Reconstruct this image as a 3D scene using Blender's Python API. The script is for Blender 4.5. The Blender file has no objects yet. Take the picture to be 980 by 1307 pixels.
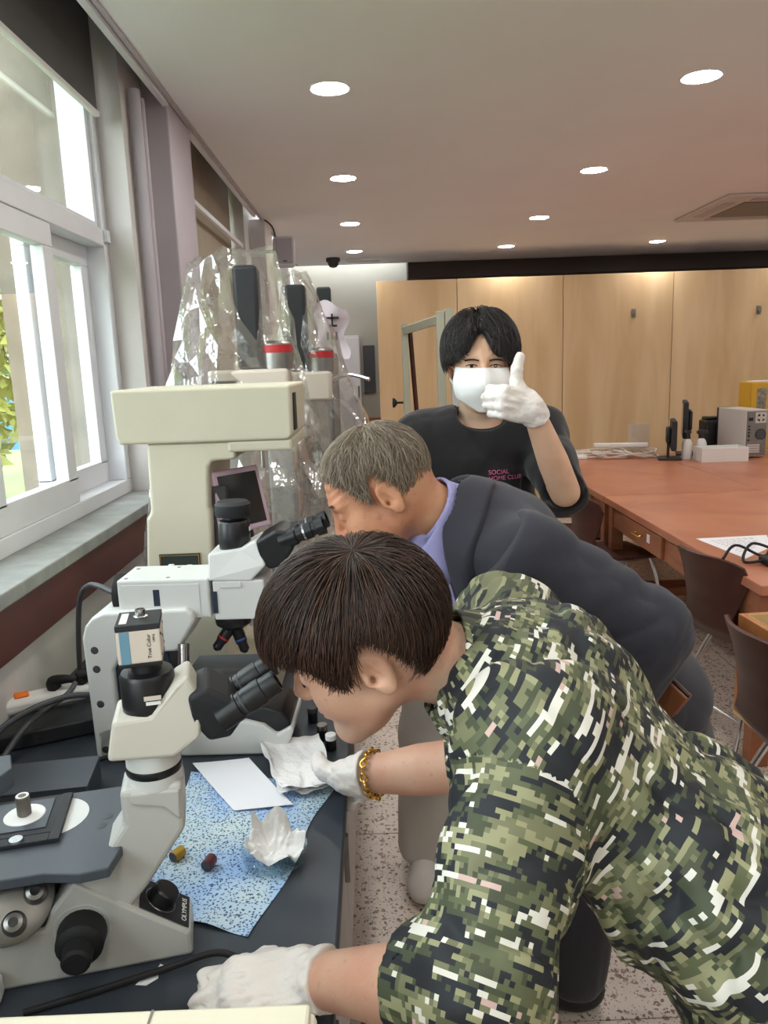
import bpy, bmesh, math, random
import numpy as np
from mathutils import Matrix, Vector, Euler
random.seed(7); np.random.seed(7)
D = bpy.data; SC = bpy.context.scene; COL = SC.collection
PI = math.pi; R = math.radians

# ------------------------------------------------------------------ camera
cam = D.objects.new('camera', D.cameras.new('camera')); COL.objects.link(cam)
cam.data.sensor_fit = 'VERTICAL'; cam.data.sensor_height = 24.0
cam.data.lens = 982.0 / 1307.0 * 24.0
cam.data.clip_start = 0.03; cam.data.clip_end = 200
CAM_UP = Vector((-0.0343, -0.9812, -0.1898)); CAM_FWD = Vector((-0.01600, -0.18933, 0.98178))
_f = CAM_FWD.normalized(); _u = (CAM_UP - _f * CAM_UP.dot(_f)).normalized(); _r = _f.cross(_u)
# rows: world x, y, z seen in camera axes (image right, image down, forward)
cam.matrix_world = Matrix(((_r[0], -_r[1], -_r[2], 0.0), (_f[0], -_f[1], -_f[2], 0.0), (_u[0], -_u[1], -_u[2], 1.6), (0, 0, 0, 1)))
SC.camera = cam

# ------------------------------------------------------------------ sky, exposure
def lin(c):
    return tuple((v / 255.0 / 12.92) if v / 255.0 <= 0.04045 else ((v / 255.0 + 0.055) / 1.055) ** 2.4 for v in c)
w = D.worlds.new('sky'); SC.world = w; w.use_nodes = True
bg = w.node_tree.nodes['Background']
bg.inputs[0].default_value = (0.86, 0.94, 1.0, 1); bg.inputs[1].default_value = 5.2
SC.view_settings.view_transform = 'Standard'; SC.view_settings.look = 'None'
SC.view_settings.gamma = 1.0; SC.view_settings.use_curve_mapping = False
SC.view_settings.exposure = 0.80
try:
    SC.cycles.use_denoising = True; SC.cycles.max_bounces = 8; SC.cycles.diffuse_bounces = 4; SC.cycles.glossy_bounces = 3
    SC.cycles.transparent_max_bounces = 24; SC.cycles.sample_clamp_indirect = 6.0
    SC.cycles.caustics_reflective = False; SC.cycles.caustics_refractive = False
except Exception: pass
LAMP_STRENGTH = 70.0

# ------------------------------------------------------------------ materials
MATS = {}
def mat(name, rgb, rough=0.5, metal=0.0, spec=0.5, var=0.0, vscale=8.0, bump=0.0, bscale=60.0, coat=0.0, sss=0.0, sheen=0.0, stretch=None):
    if name in MATS: return MATS[name]
    m = D.materials.new(name); m.use_nodes = True; nt = m.node_tree; b = nt.nodes['Principled BSDF']
    c = lin(rgb)
    b.inputs['Base Color'].default_value = (*c, 1); b.inputs['Roughness'].default_value = rough
    b.inputs['Metallic'].default_value = metal; b.inputs['Specular IOR Level'].default_value = spec
    b.inputs['Coat Weight'].default_value = coat
    if sheen: b.inputs['Sheen Weight'].default_value = sheen; b.inputs['Sheen Roughness'].default_value = 0.5
    if sss:
        b.inputs['Subsurface Weight'].default_value = sss; b.inputs['Subsurface Radius'].default_value = (0.012, 0.005, 0.003); b.inputs['Subsurface Scale'].default_value = 0.6
    tc = nt.nodes.new('ShaderNodeTexCoord'); vec = tc.outputs['Object']
    if stretch:
        mp = nt.nodes.new('ShaderNodeMapping'); mp.inputs['Scale'].default_value = stretch
        nt.links.new(vec, mp.inputs[0]); vec = mp.outputs[0]
    if var:
        n = nt.nodes.new('ShaderNodeTexNoise'); n.inputs['Scale'].default_value = vscale; n.inputs['Detail'].default_value = 5
        nt.links.new(vec, n.inputs['Vector'])
        r = nt.nodes.new('ShaderNodeValToRGB')
        r.color_ramp.elements[0].position = 0.3; r.color_ramp.elements[1].position = 0.7
        r.color_ramp.elements[0].color = (*[v * (1 - var) for v in c], 1); r.color_ramp.elements[1].color = (*[min(1, v * (1 + var)) for v in c], 1)
        nt.links.new(n.outputs['Fac'], r.inputs[0]); nt.links.new(r.outputs[0], b.inputs['Base Color'])
    if bump:
        n2 = nt.nodes.new('ShaderNodeTexNoise'); n2.inputs['Scale'].default_value = bscale; n2.inputs['Detail'].default_value = 3
        nt.links.new(vec, n2.inputs['Vector'])
        bp = nt.nodes.new('ShaderNodeBump'); bp.inputs['Strength'].default_value = bump; bp.inputs['Distance'].default_value = 0.01
        nt.links.new(n2.outputs['Fac'], bp.inputs['Height']); nt.links.new(bp.outputs[0], b.inputs['Normal'])
    MATS[name] = m
    return m
def emit_mat(name, rgb, s):
    m = D.materials.new(name); m.use_nodes = True; nt = m.node_tree; nt.nodes.clear()
    e = nt.nodes.new('ShaderNodeEmission'); e.inputs[0].default_value = (*rgb, 1); e.inputs[1].default_value = s
    o = nt.nodes.new('ShaderNodeOutputMaterial'); nt.links.new(e.outputs[0], o.inputs[0]); MATS[name] = m
    return m
def clear_mat(name, tint=(1, 1, 1), refl=1.0, rough=0.02, haze=0.0, hazecol=(0.8, 0.8, 0.8), ior=1.45, bump=0.0, bscale=20.0):
    m = D.materials.new(name); m.use_nodes = True; nt = m.node_tree; nt.nodes.clear()
    t = nt.nodes.new('ShaderNodeBsdfTransparent'); t.inputs[0].default_value = (*tint, 1)
    g = nt.nodes.new('ShaderNodeBsdfGlossy'); g.inputs['Roughness'].default_value = rough; g.inputs['Color'].default_value = (refl, refl, refl, 1)
    fr = nt.nodes.new('ShaderNodeLayerWeight'); fr.inputs['Blend'].default_value = 0.5
    pw = nt.nodes.new('ShaderNodeMath'); pw.operation = 'POWER'; pw.inputs[1].default_value = 4.0; nt.links.new(fr.outputs['Facing'], pw.inputs[0])
    f0 = ((ior - 1) / (ior + 1)) ** 2 * 2
    ma = nt.nodes.new('ShaderNodeMath'); ma.operation = 'MULTIPLY_ADD'; ma.inputs[1].default_value = 0.85 - f0; ma.inputs[2].default_value = f0; nt.links.new(pw.outputs[0], ma.inputs[0])
    mx = nt.nodes.new('ShaderNodeMixShader'); o = nt.nodes.new('ShaderNodeOutputMaterial')
    if bump:
        n2 = nt.nodes.new('ShaderNodeTexNoise'); n2.inputs['Scale'].default_value = bscale; n2.inputs['Detail'].default_value = 3
        bp = nt.nodes.new('ShaderNodeBump'); bp.inputs['Strength'].default_value = bump; bp.inputs['Distance'].default_value = 0.02
        tc = nt.nodes.new('ShaderNodeTexCoord'); nt.links.new(tc.outputs['Object'], n2.inputs['Vector'])
        nt.links.new(n2.outputs['Fac'], bp.inputs['Height']); nt.links.new(bp.outputs[0], g.inputs['Normal']); nt.links.new(bp.outputs[0], fr.inputs['Normal'])
    src = t.outputs[0]
    if haze:
        df = nt.nodes.new('ShaderNodeBsdfTranslucent'); df.inputs[0].default_value = (*hazecol, 1)
        d2 = nt.nodes.new('ShaderNodeBsdfDiffuse'); d2.inputs[0].default_value = (*hazecol, 1)
        a = nt.nodes.new('ShaderNodeAddShader'); nt.links.new(df.outputs[0], a.inputs[0]); nt.links.new(d2.outputs[0], a.inputs[1])
        m2 = nt.nodes.new('ShaderNodeMixShader'); m2.inputs[0].default_value = haze
        nt.links.new(t.outputs[0], m2.inputs[1]); nt.links.new(d2.outputs[0], m2.inputs[2]); src = m2.outputs[0]
    nt.links.new(ma.outputs[0], mx.inputs[0]); nt.links.new(src, mx.inputs[1]); nt.links.new(g.outputs[0], mx.inputs[2])
    nt.links.new(mx.outputs[0], o.inputs[0]); MATS[name] = m
    return m

# ------------------------------------------------------------------ mesh helpers
def NB(): return bmesh.new()
def obj(name, bm, m, parent=None, smooth=True, bev=0.0, seg=2, ang=35):
    me = D.meshes.new(name)
    if isinstance(bm, bmesh.types.BMesh):
        bmesh.ops.recalc_face_normals(bm, faces=bm.faces)
        bm.to_mesh(me); bm.free()
    else:
        me = bm
    if m: me.materials.append(m)
    if smooth:
        me.shade_smooth()
        try: me.set_sharp_from_angle(angle=R(ang))
        except Exception: pass
    o = D.objects.new(name, me); COL.objects.link(o)
    if parent: o.parent = parent
    if bev:
        md = o.modifiers.new('bevel', 'BEVEL'); md.width = bev; md.segments = seg; md.limit_method = 'ANGLE'; md.angle_limit = R(30)
    return o
def thing(name, label, cat, loc=(0, 0, 0), rz=0.0, group=None):
    o = D.objects.new(name, None); COL.objects.link(o); o.empty_display_size = 0.05
    o.location = loc; o.rotation_euler = (0, 0, R(rz)); o['label'] = label; o['category'] = cat
    if group: o['group'] = group
    return o
def tag(o, label, cat, group=None):
    o['label'] = label; o['category'] = cat
    if group: o['group'] = group
    return o
def struct(o): o['kind'] = 'structure'; return o
def box(bm, lo, hi, M=None):
    x0, y0, z0 = lo; x1, y1, z1 = hi
    v = [bm.verts.new(p) for p in [(x0, y0, z0), (x1, y0, z0), (x1, y1, z0), (x0, y1, z0), (x0, y0, z1), (x1, y0, z1), (x1, y1, z1), (x0, y1, z1)]]
    for f in [(0, 3, 2, 1), (4, 5, 6, 7), (0, 1, 5, 4), (1, 2, 6, 5), (2, 3, 7, 6), (3, 0, 4, 7)]: bm.faces.new([v[i] for i in f])
    if M: bmesh.ops.transform(bm, matrix=M, verts=v)
    return v
def B(lo, hi): bm = NB(); box(bm, lo, hi); return bm
def ring(bm, c, ax, u, v, r, n): return [bm.verts.new(c + u * (r * math.cos(2 * PI * i / n)) + v * (r * math.sin(2 * PI * i / n))) for i in range(n)]
def axes(ax):
    ax = Vector(ax).normalized(); t = Vector((0, 0, 1)) if abs(ax.z) < 0.9 else Vector((1, 0, 0))
    u = ax.cross(t).normalized(); return ax, u, ax.cross(u)
def lathe(bm, prof, o=(0, 0, 0), ax=(0, 0, 1), n=32):
    """prof: list of (radius, height along axis); radius 0 closes"""
    ax, u, v = axes(ax); o = Vector(o); prev = None
    for r, h in prof:
        c = o + ax * h
        cur = [bm.verts.new(c)] if r <= 1e-7 else ring(bm, c, ax, u, v, r, n)
        if prev:
            for i in range(n):
                a, b = prev[i % len(prev)], prev[(i + 1) % len(prev)]; c2, d = cur[(i + 1) % len(cur)], cur[i % len(cur)]
                fs = []
                for q in (a, b, c2, d):
                    if q not in fs: fs.append(q)
                if len(fs) > 2: bm.faces.new(fs)
        prev = cur
    return bm
def cyl(bm, p0, p1, r0, r1=None, n=24):
    p0 = Vector(p0); p1 = Vector(p1); r1 = r0 if r1 is None else r1; L = (p1 - p0).length
    return lathe(bm, [(0, 0), (r0, 0), (r1, L), (0, L)], p0, p1 - p0, n)
def prism(bm, pts, d0, d1, plane='xz'):
    """polygon extruded along the remaining axis from d0 to d1"""
    def P(a, b, d): return {'xz': (a, d, b), 'xy': (a, b, d), 'yz': (d, a, b)}[plane]
    a = [bm.verts.new(P(p[0], p[1], d0)) for p in pts]; b = [bm.verts.new(P(p[0], p[1], d1)) for p in pts]
    n = len(pts); bm.faces.new(a[::-1]); bm.faces.new(b)
    for i in range(n): bm.faces.new((a[i], a[(i + 1) % n], b[(i + 1) % n], b[i]))
    return bm
def spline(pts, k=6, closed=False):
    pts = [Vector(p) for p in pts]; out = []; n = len(pts)
    for i in range(n if closed else n - 1):
        p0 = pts[(i - 1) % n] if closed or i > 0 else pts[0]; p1 = pts[i]; p2 = pts[(i + 1) % n]
        p3 = pts[(i + 2) % n] if closed or i + 2 < n else pts[-1]
        for j in range(k):
            t = j / k
            out.append(0.5 * ((2 * p1) + (p2 - p0) * t + (2 * p0 - 5 * p1 + 4 * p2 - p3) * t * t + (3 * p1 - p0 - 3 * p2 + p3) * t ** 3))
    if not closed: out.append(pts[-1])
    return out
def tube(bm, pts, r, n=8, k=6, closed=False, rr=None):
    P = spline(pts, k, closed) if k else [Vector(p) for p in pts]
    m = len(P); prev = None; first = None; u = None
    for i, p in enumerate(P):
        a = P[(i - 1) % m] if closed or i > 0 else P[0]; b = P[(i + 1) % m] if closed or i + 1 < m else P[-1]
        d = (b - a).normalized()
        if u is None: u = axes(d)[1]
        u = (u - d * u.dot(d)); u = u.normalized() if u.length > 1e-6 else axes(d)[1]
        v = d.cross(u); rad = r if rr is None else rr(i / (m - 1)) * r
        cur = ring(bm, p, d, u, v, rad, n)
        if prev:
            for j in range(n): bm.faces.new((prev[j], prev[(j + 1) % n], cur[(j + 1) % n], cur[j]))
        else: first = cur
        prev = cur
    if closed:
        for j in range(n): bm.faces.new((prev[j], prev[(j + 1) % n], first[(j + 1) % n], first[j]))
    else:
        bm.faces.new(first[::-1]); bm.faces.new(prev)
    return bm
def grid(bm, nu, nv, f, thick=0.0):
    V = [[bm.verts.new(f(i / nu, j / nv)) for j in range(nv + 1)] for i in range(nu + 1)]
    for i in range(nu):
        for j in range(nv): bm.faces.new((V[i][j], V[i + 1][j], V[i + 1][j + 1], V[i][j + 1]))
    if thick:
        bmesh.ops.recalc_face_normals(bm, faces=bm.faces)
        bmesh.ops.solidify(bm, geom=bm.faces[:], thickness=thick)
    return bm
def text(name, s, size, m, parent, M, ext=0.0002, align='CENTER'):
    cu = D.curves.new(name, 'FONT'); cu.body = s; cu.size = size; cu.align_x = align; cu.align_y = 'CENTER'; cu.extrude = ext
    t = D.objects.new(name, cu); me = D.meshes.new_from_object(t); D.objects.remove(t)
    me.materials.clear(); me.materials.append(m); me.name = name
    o = D.objects.new(name, me); COL.objects.link(o); o.parent = parent; o.matrix_local = M
    return o
def dup(root, loc, rz, label=None, group=None):
    r = root.copy(); COL.objects.link(r); r.location = loc; r.rotation_euler = (0, 0, R(rz))
    if label: r['label'] = label
    if group: r['group'] = group
    for ch in list(root.children):
        c = ch.copy(); COL.objects.link(c); c.parent = r
        for g in list(ch.children):
            d = g.copy(); COL.objects.link(d); d.parent = c
    return r

# ------------------------------------------------------------------ palette
mat('wall', (206, 200, 196), 0.85, var=0.05, vscale=3, bump=0.08, bscale=80)
mat('wall_lilac', (186, 178, 184), 0.8, var=0.04, vscale=3)
mat('ceiling', (238, 238, 240), 0.9, var=0.02, vscale=2)
mat('frame_white', (225, 226, 230), 0.45, var=0.03, vscale=6)
mat('stone', (150, 152, 148), 0.7, var=0.15, vscale=14, bump=0.15)
mat('maroon', (92, 48, 44), 0.45, var=0.12, vscale=4)
mat('blind_grey', (98, 98, 98), 0.9, var=0.05)
mat('blind_beige', (168, 156, 138), 0.9, var=0.04)
mat('dark_gap', (62, 50, 44), 0.8)
mat('bench', (54, 60, 69), 0.42, var=0.1, vscale=5, bump=0.03, bscale=200)
mat('bench_side', (120, 112, 104), 0.6)
mat('cream', (212, 206, 184), 0.5, var=0.05, vscale=4)
mat('scope_white', (216, 217, 214), 0.42, var=0.02)
mat('scope_tan', (206, 202, 190), 0.45, var=0.03, vscale=6)
mat('scope_grey', (196, 195, 190), 0.45, var=0.03, vscale=6)
mat('black', (24, 25, 28), 0.35)
mat('black_matte', (34, 36, 40), 0.6, var=0.1)
mat('stage_black', (76, 82, 90), 0.4, var=0.06)
mat('rubber', (18, 18, 20), 0.7)
mat('chrome', (210, 210, 212), 0.2, 1.0)
mat('steel', (150, 148, 145), 0.38, 1.0, var=0.1, vscale=20)
mat('brass', (220, 180, 90), 0.25, 1.0)
mat('white_plastic', (232, 230, 226), 0.4)
mat('label_white', (238, 238, 236), 0.6)
mat('paper', (236, 236, 240), 0.8)
mat('pink_plastic', (222, 196, 214), 0.4)
mat('orange', (240, 120, 30), 0.4)
mat('screen', (38, 40, 42), 0.12)
mat('navy_panel', (40, 50, 66), 0.45)
mat('blue_stripe', (108, 150, 172), 0.5)
mat('warm_white', (216, 204, 190), 0.5)
mat('lens_blue', (60, 90, 150), 0.3)
mat('red', (186, 40, 44), 0.45)
mat('gold_sample', (176, 140, 42), 0.4, 0.3)
mat('red_sample', (96, 44, 48), 0.45)
mat('grey_sample', (112, 106, 98), 0.6, var=0.2, vscale=60)
mat('dark_grey', (72, 72, 76), 0.5)
mat('pc_grey', (206, 200, 194), 0.5)
mat('yellow', (214, 164, 40), 0.45)
mat('cable_white', (224, 214, 204), 0.5)
mat('frame_green', (172, 170, 150), 0.4, var=0.05)
def wood(name, a, b, scale=(1, 1, 1), rough=0.4, ring=3.0, dist=4.0, coat=0.0):
    m = D.materials.new(name); m.use_nodes = True; nt = m.node_tree; p = nt.nodes['Principled BSDF']
    tc = nt.nodes.new('ShaderNodeTexCoord'); mp = nt.nodes.new('ShaderNodeMapping'); mp.inputs['Scale'].default_value = scale
    oi = nt.nodes.new('ShaderNodeObjectInfo'); ad = nt.nodes.new('ShaderNodeVectorMath'); ad.operation = 'ADD'
    ml = nt.nodes.new('ShaderNodeVectorMath'); ml.operation = 'SCALE'; ml.inputs['Scale'].default_value = 7.0
    cx = nt.nodes.new('ShaderNodeCombineXYZ'); nt.links.new(oi.outputs['Random'], cx.inputs[0]); nt.links.new(oi.outputs['Random'], cx.inputs[2])
    nt.links.new(cx.outputs[0], ml.inputs[0]); nt.links.new(tc.outputs['Object'], ad.inputs[0]); nt.links.new(ml.outputs[0], ad.inputs[1])
    nt.links.new(ad.outputs[0], mp.inputs[0])
    n = nt.nodes.new('ShaderNodeTexNoise'); n.inputs['Scale'].default_value = ring; n.inputs['Detail'].default_value = 6; n.inputs['Distortion'].default_value = dist
    nt.links.new(mp.outputs[0], n.inputs['Vector'])
    r = nt.nodes.new('ShaderNodeValToRGB'); r.color_ramp.elements[0].position = 0.32; r.color_ramp.elements[1].position = 0.68
    r.color_ramp.elements[0].color = (*lin(a), 1); r.color_ramp.elements[1].color = (*lin(b), 1)
    nt.links.new(n.outputs['Fac'], r.inputs[0]); nt.links.new(r.outputs[0], p.inputs['Base Color'])
    p.inputs['Roughness'].default_value = rough; p.inputs['Coat Weight'].default_value = coat; p.inputs['Coat Roughness'].default_value = 0.2
    MATS[name] = m; return m
wood('plywood', (214, 180, 134), (232, 204, 162), (3.5, 3.5, 0.5), 0.5, 1.3, 0.8)
wood('table_top', (172, 106, 78), (194, 126, 96), (1.2, 1.2, 1.2), 0.32, 2.0, 1.0)
wood('table_wood', (140, 84, 56), (164, 104, 70), (1.5, 1.5, 6), 0.45, 2.0, 1.0)
wood('chair_ply', (60, 32, 27), (78, 43, 36), (6, 1, 1), 0.42, 3, 0.6, 0.0); MATS['chair_ply'].node_tree.nodes['Principled BSDF'].inputs['Specular IOR Level'].default_value = 0.3
wood('drawer_wood', (176, 112, 64), (196, 132, 80), (1, 6, 6), 0.5, 2, 0.6)
wood('drawer_inside', (206, 176, 122), (220, 192, 140), (1, 6, 6), 0.6, 2, 0.6)
clear_mat('window_glass', (0.97, 0.99, 0.98), 0.9, 0.0)
clear_mat('plastic_film', (0.90, 0.89, 0.87), 1.0, 0.06, haze=0.08, hazecol=(0.85, 0.82, 0.78), ior=1.75, bump=0.25, bscale=14)
clear_mat('dish_glass', (0.93, 0.97, 0.98), 1.0, 0.02)
def terrazzo():
    m = D.materials.new('terrazzo'); m.use_nodes = True; nt = m.node_tree; p = nt.nodes['Principled BSDF']
    ge = nt.nodes.new('ShaderNodeNewGeometry')
    last = None
    base = nt.nodes.new('ShaderNodeRGB'); base.outputs[0].default_value = (*lin((216, 202, 190)), 1); last = base.outputs[0]
    for sc, th, col, rnd in [(38, 0.26, (150, 122, 108), 1), (52, 0.25, (112, 94, 84), 1), (75, 0.24, (226, 208, 192), 1), (110, 0.26, (120, 98, 86), 1)]:
        v = nt.nodes.new('ShaderNodeTexVoronoi'); v.inputs['Scale'].default_value = sc; v.inputs['Randomness'].default_value = 1
        n = nt.nodes.new('ShaderNodeTexNoise'); n.inputs['Scale'].default_value = sc * 1.3
        va = nt.nodes.new('ShaderNodeVectorMath'); va.operation = 'MULTIPLY_ADD'; va.inputs[1].default_value = (0.016,) * 3
        nt.links.new(ge.outputs['Position'], n.inputs['Vector']); nt.links.new(n.outputs['Color'], va.inputs[0]); nt.links.new(ge.outputs['Position'], va.inputs[2])
        nt.links.new(va.outputs[0], v.inputs['Vector'])
        lt = nt.nodes.new('ShaderNodeMath'); lt.operation = 'LESS_THAN'; lt.inputs[1].default_value = th * 1.15
        nt.links.new(v.outputs['Distance'], lt.inputs[0])
        sp = nt.nodes.new('ShaderNodeSeparateColor'); nt.links.new(v.outputs['Color'], sp.inputs[0])
        l2 = nt.nodes.new('ShaderNodeMath'); l2.operation = 'LESS_THAN'; l2.inputs[1].default_value = 0.62; nt.links.new(sp.outputs[0], l2.inputs[0])
        mu = nt.nodes.new('ShaderNodeMath'); mu.operation = 'MULTIPLY'; nt.links.new(lt.outputs[0], mu.inputs[0]); nt.links.new(l2.outputs[0], mu.inputs[1])
        mx = nt.nodes.new('ShaderNodeMixRGB'); nt.links.new(mu.outputs[0], mx.inputs[0]); nt.links.new(last, mx.inputs[1]); mx.inputs[2].default_value = (*lin(col), 1)
        last = mx.outputs[0]
    nt.links.new(last, p.inputs['Base Color']); p.inputs['Roughness'].default_value = 0.35
    MATS['terrazzo'] = m
terrazzo()
M_ = MATS
# ================================================================== THE ROOM
XW, XR, YB, YF, ZC = -0.83, 5.2, -3.6, 8.75, 2.63
ZB = 0.82                                            # bench height
floor = struct(obj('floor', B((XW - 0.4, YB, -0.12), (XR, YF, -0.012)), M_['stone'], smooth=False))
TS = 0.8; TX0, TY0 = 0.21, 2.408
tile_me = None
for i in range(-2, 7):
    for j in range(-8, 9):
        x0 = TX0 + i * TS; y0 = TY0 + j * TS
        a0, a1 = max(x0, XW - 0.02) , min(x0 + TS, XR); b0, b1 = max(y0, YB), min(y0 + TS, YF)
        if a1 - a0 < 0.05 or b1 - b0 < 0.05: continue
        full = (a1 - a0 > TS - 1e-4) and (b1 - b0 > TS - 1e-4)
        if full and tile_me:
            t = D.objects.new('floor_tile', tile_me); COL.objects.link(t); t.parent = floor; t.location = (x0, y0, 0)
        elif full:
            t = obj('floor_tile', B((0.002, 0.002, -0.02), (TS - 0.002, TS - 0.002, 0)), M_['terrazzo'], floor, smooth=False); tile_me = t.data; t.location = (x0, y0, 0)
        else:
            t = obj('floor_tile', B((a0 + 0.002, b0 + 0.002, -0.02), (a1 - 0.002, b1 - 0.002, 0)), M_['terrazzo'], floor, smooth=False)
bm = NB()
for i in range(-1, 7): box(bm, (TX0 + i * TS - 0.002, YB, -0.02), (TX0 + i * TS + 0.002, YF, 0.0004))
o = obj('joint_strip', bm, mat('joint_brass', (150, 112, 70), 0.4, 0.5), floor, smooth=False)

struct(obj('ceiling', B((-0.755, YB, ZC), (XR, 8.45, ZC + 0.2)), M_['ceiling'], smooth=False))
bm = NB(); box(bm, (-0.775, YB, ZC - 0.02), (-0.752, 3.25, ZC + 0.34)); box(bm, (-0.775, 3.62, ZC - 0.02), (-0.752, 5.55, ZC + 0.34))
struct(obj('trim_1', bm, M_['frame_white'], smooth=False))
struct(obj('trim_2', B((-0.745, YB, ZC - 0.008), (-0.73, 8.4, ZC)), M_['wall_lilac'], smooth=False))
struct(obj('trim_3', B((-1.15, YB, ZC + 0.34), (-0.752, 6.0, ZC + 0.4)), M_['blind_grey'], smooth=False))
# left wall: below the windows, lintel, reveals, pillars
WZ0, WZ1 = 1.15, 2.72
bm = NB()
box(bm, (XW - 0.32, YB, 0), (XW, YF, WZ0 - 0.03))
box(bm, (-1.15, 2.95, WZ0 - 0.03), (XW - 0.02, 3.66, ZC + 0.34))
box(bm, (-1.15, 5.5, WZ0 - 0.03), (XW, YF, ZC + 0.34))
box(bm, (-1.15, YB, WZ0 - 0.03), (XW - 0.02, -2.9, ZC + 0.34))
box(bm, (-1.15, 0.52, WZ0 - 0.03), (XW - 0.02, 0.88, ZC + 0.34))
box(bm, (-1.15, YB, WZ1), (-1.0, 5.6, ZC + 0.34))
struct(obj('window_reveal', B((-1.34, 2.925, 0.6), (-1.062, 2.96, ZC + 0.34)), mat('concrete_brown', (122, 113, 100), 0.9, var=0.25, vscale=5, bump=0.3, bscale=30), smooth=False))
wl = struct(obj('wall_left', bm, M_['wall'], smooth=False))
struct(obj('wall_pillar', B((-1.0, 3.25, 0), (-0.757, 3.63, ZC + 0.30)), M_['wall_lilac'], smooth=False, bev=0.006))
struct(obj('wall_pillar', B((-1.0, 5.75, 0), (-0.72, 6.15, ZC)), M_['wall'], smooth=False, bev=0.006))
bm = NB(); tube(bm, [(-0.822, 3.03, 1.151), (-0.822, 3.03, 2.6)], 0.022, 12, 0); tube(bm, [(-0.828, 3.13, 1.151), (-0.828, 3.13, 2.6)], 0.016, 12, 0)
tag(obj('conduit_pipe', bm, M_['wall_lilac'], None), 'pair of painted conduit pipes running up beside the open window frame', 'pipe')
struct(obj('window_sill', B((-1.0, YB, 1.115), (-0.795, 3.25, 1.15)), M_['stone'], smooth=False, bev=0.004))
struct(obj('trim_4', B((XW, YB, 0.99), (-0.81, 3.25, 1.115)), M_['maroon'], smooth=False, bev=0.003))
struct(obj('wall_back', B((-0.9, YF, 0), (XR, YF + 0.1, ZC + 0.3)), mat('wall_beige', (176, 170, 156), 0.85, var=0.04, vscale=3), smooth=False))
struct(obj('shaded_gap_board', B((0.42, 8.42, ZC - 0.16), (XR, YF, ZC + 0.2)), M_['dark_gap'], smooth=False))  # brown board in the ceiling gap; the recess's shade is put into its dark colour
struct(obj('wall_right', B((XR, YB, 0), (XR + 0.1, YF, ZC + 0.3)), M_['wall'], smooth=False))
struct(obj('wall_front', B((-1.1, YB - 0.1, 0), (XR, YB, ZC + 0.4)), M_['wall'], smooth=False))

# windows: fixed light above a transom, sliding sashes below
def window(name, y0, y1, blind=None):
    w_ = D.objects.new(name, None); COL.objects.link(w_); w_['kind'] = 'structure'; w_['label'] = 'white framed sliding window'
    xf0, xf1 = -1.06, -0.94; z0, z1 = WZ0, WZ1; fw = 0.05
    bm = NB()
    box(bm, (xf0, y0, z0), (xf1, y1, z0 + fw)); box(bm, (xf0, y0, z1 - fw), (xf1, y1, z1))
    box(bm, (xf0, y0, z0 + fw), (xf1, y0 + fw, z1 - fw)); box(bm, (xf0, y1 - fw, z0 + fw), (xf1, y1, z1 - fw))
    box(bm, (xf0, y0 + fw, 2.045), (xf1, y1 - fw, 2.105))
    obj('window_frame', bm, M_['frame_white'], w_, smooth=False, bev=0.003)
    obj('pane', B((-1.003, y0 + fw, 2.105), (-0.998, y1 - fw, z1 - fw)), M_['window_glass'], w_, smooth=False)
    bm = NB(); box(bm, (-0.975, y1 - fw - 0.028, 2.105), (-0.955, y1 - fw, z1 - fw)); box(bm, (-0.975, y0 + fw, 2.105), (-0.955, y1 - fw - 0.028, 2.125)); 
    obj('glazing_bead', bm, M_['frame_white'], w_, smooth=False, bev=0.002)
    n = 4; L = (y1 - y0 - 2 * fw) / n; s = 0.07
    for k in range(n):
        inner = (k % 2 == 0)
        xa, xb = (-0.985, -0.945) if inner else (-1.045, -1.005)
        a = y0 + fw + k * L - (0.03 if k else 0); b = y0 + fw + (k + 1) * L + (0.03 if k < n - 1 else 0)
        bm = NB(); zz0, zz1 = z0 + fw, 2.045
        box(bm, (xa, a, zz0), (xb, b, zz0 + s + 0.01)); box(bm, (xa, a, zz1 - s), (xb, b, zz1)); box(bm, (xa, a, zz0 + s), (xb, a + s, zz1 - s)); box(bm, (xa, b - s, zz0 + s), (xb, b, zz1 - s))
        so = obj('sash', bm, M_['frame_white'], w_, smooth=False, bev=0.003)
        xm = (xa + xb) / 2
        obj('pane', B((xm - 0.002, a + s, zz0 + s), (xm + 0.002, b - s, zz1 - s)), M_['window_glass'], so, smooth=False)
    obj('stay_bracket', B((-0.94, y1 - 0.05, 2.06), (-0.925, y1 - 0.02, 2.10)), M_['frame_white'], w_, smooth=False)
    return w_
window('window_1', 0.88, 2.95)
window('window_2', -2.9, 0.52)
for (y0, y1) in ((0.88, 2.95), (-2.9, 0.52)):
    pl = D.lights.new('window_portal', 'AREA'); pl.shape = 'RECTANGLE'; pl.size = 1.5; pl.size_y = (y1 - y0); pl.cycles.is_portal = True
    po = D.objects.new('window_portal', pl); COL.objects.link(po); po.location = (-1.10, (y0 + y1) / 2, 1.93); po.rotation_euler = (0, R(-90), 0)
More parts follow.
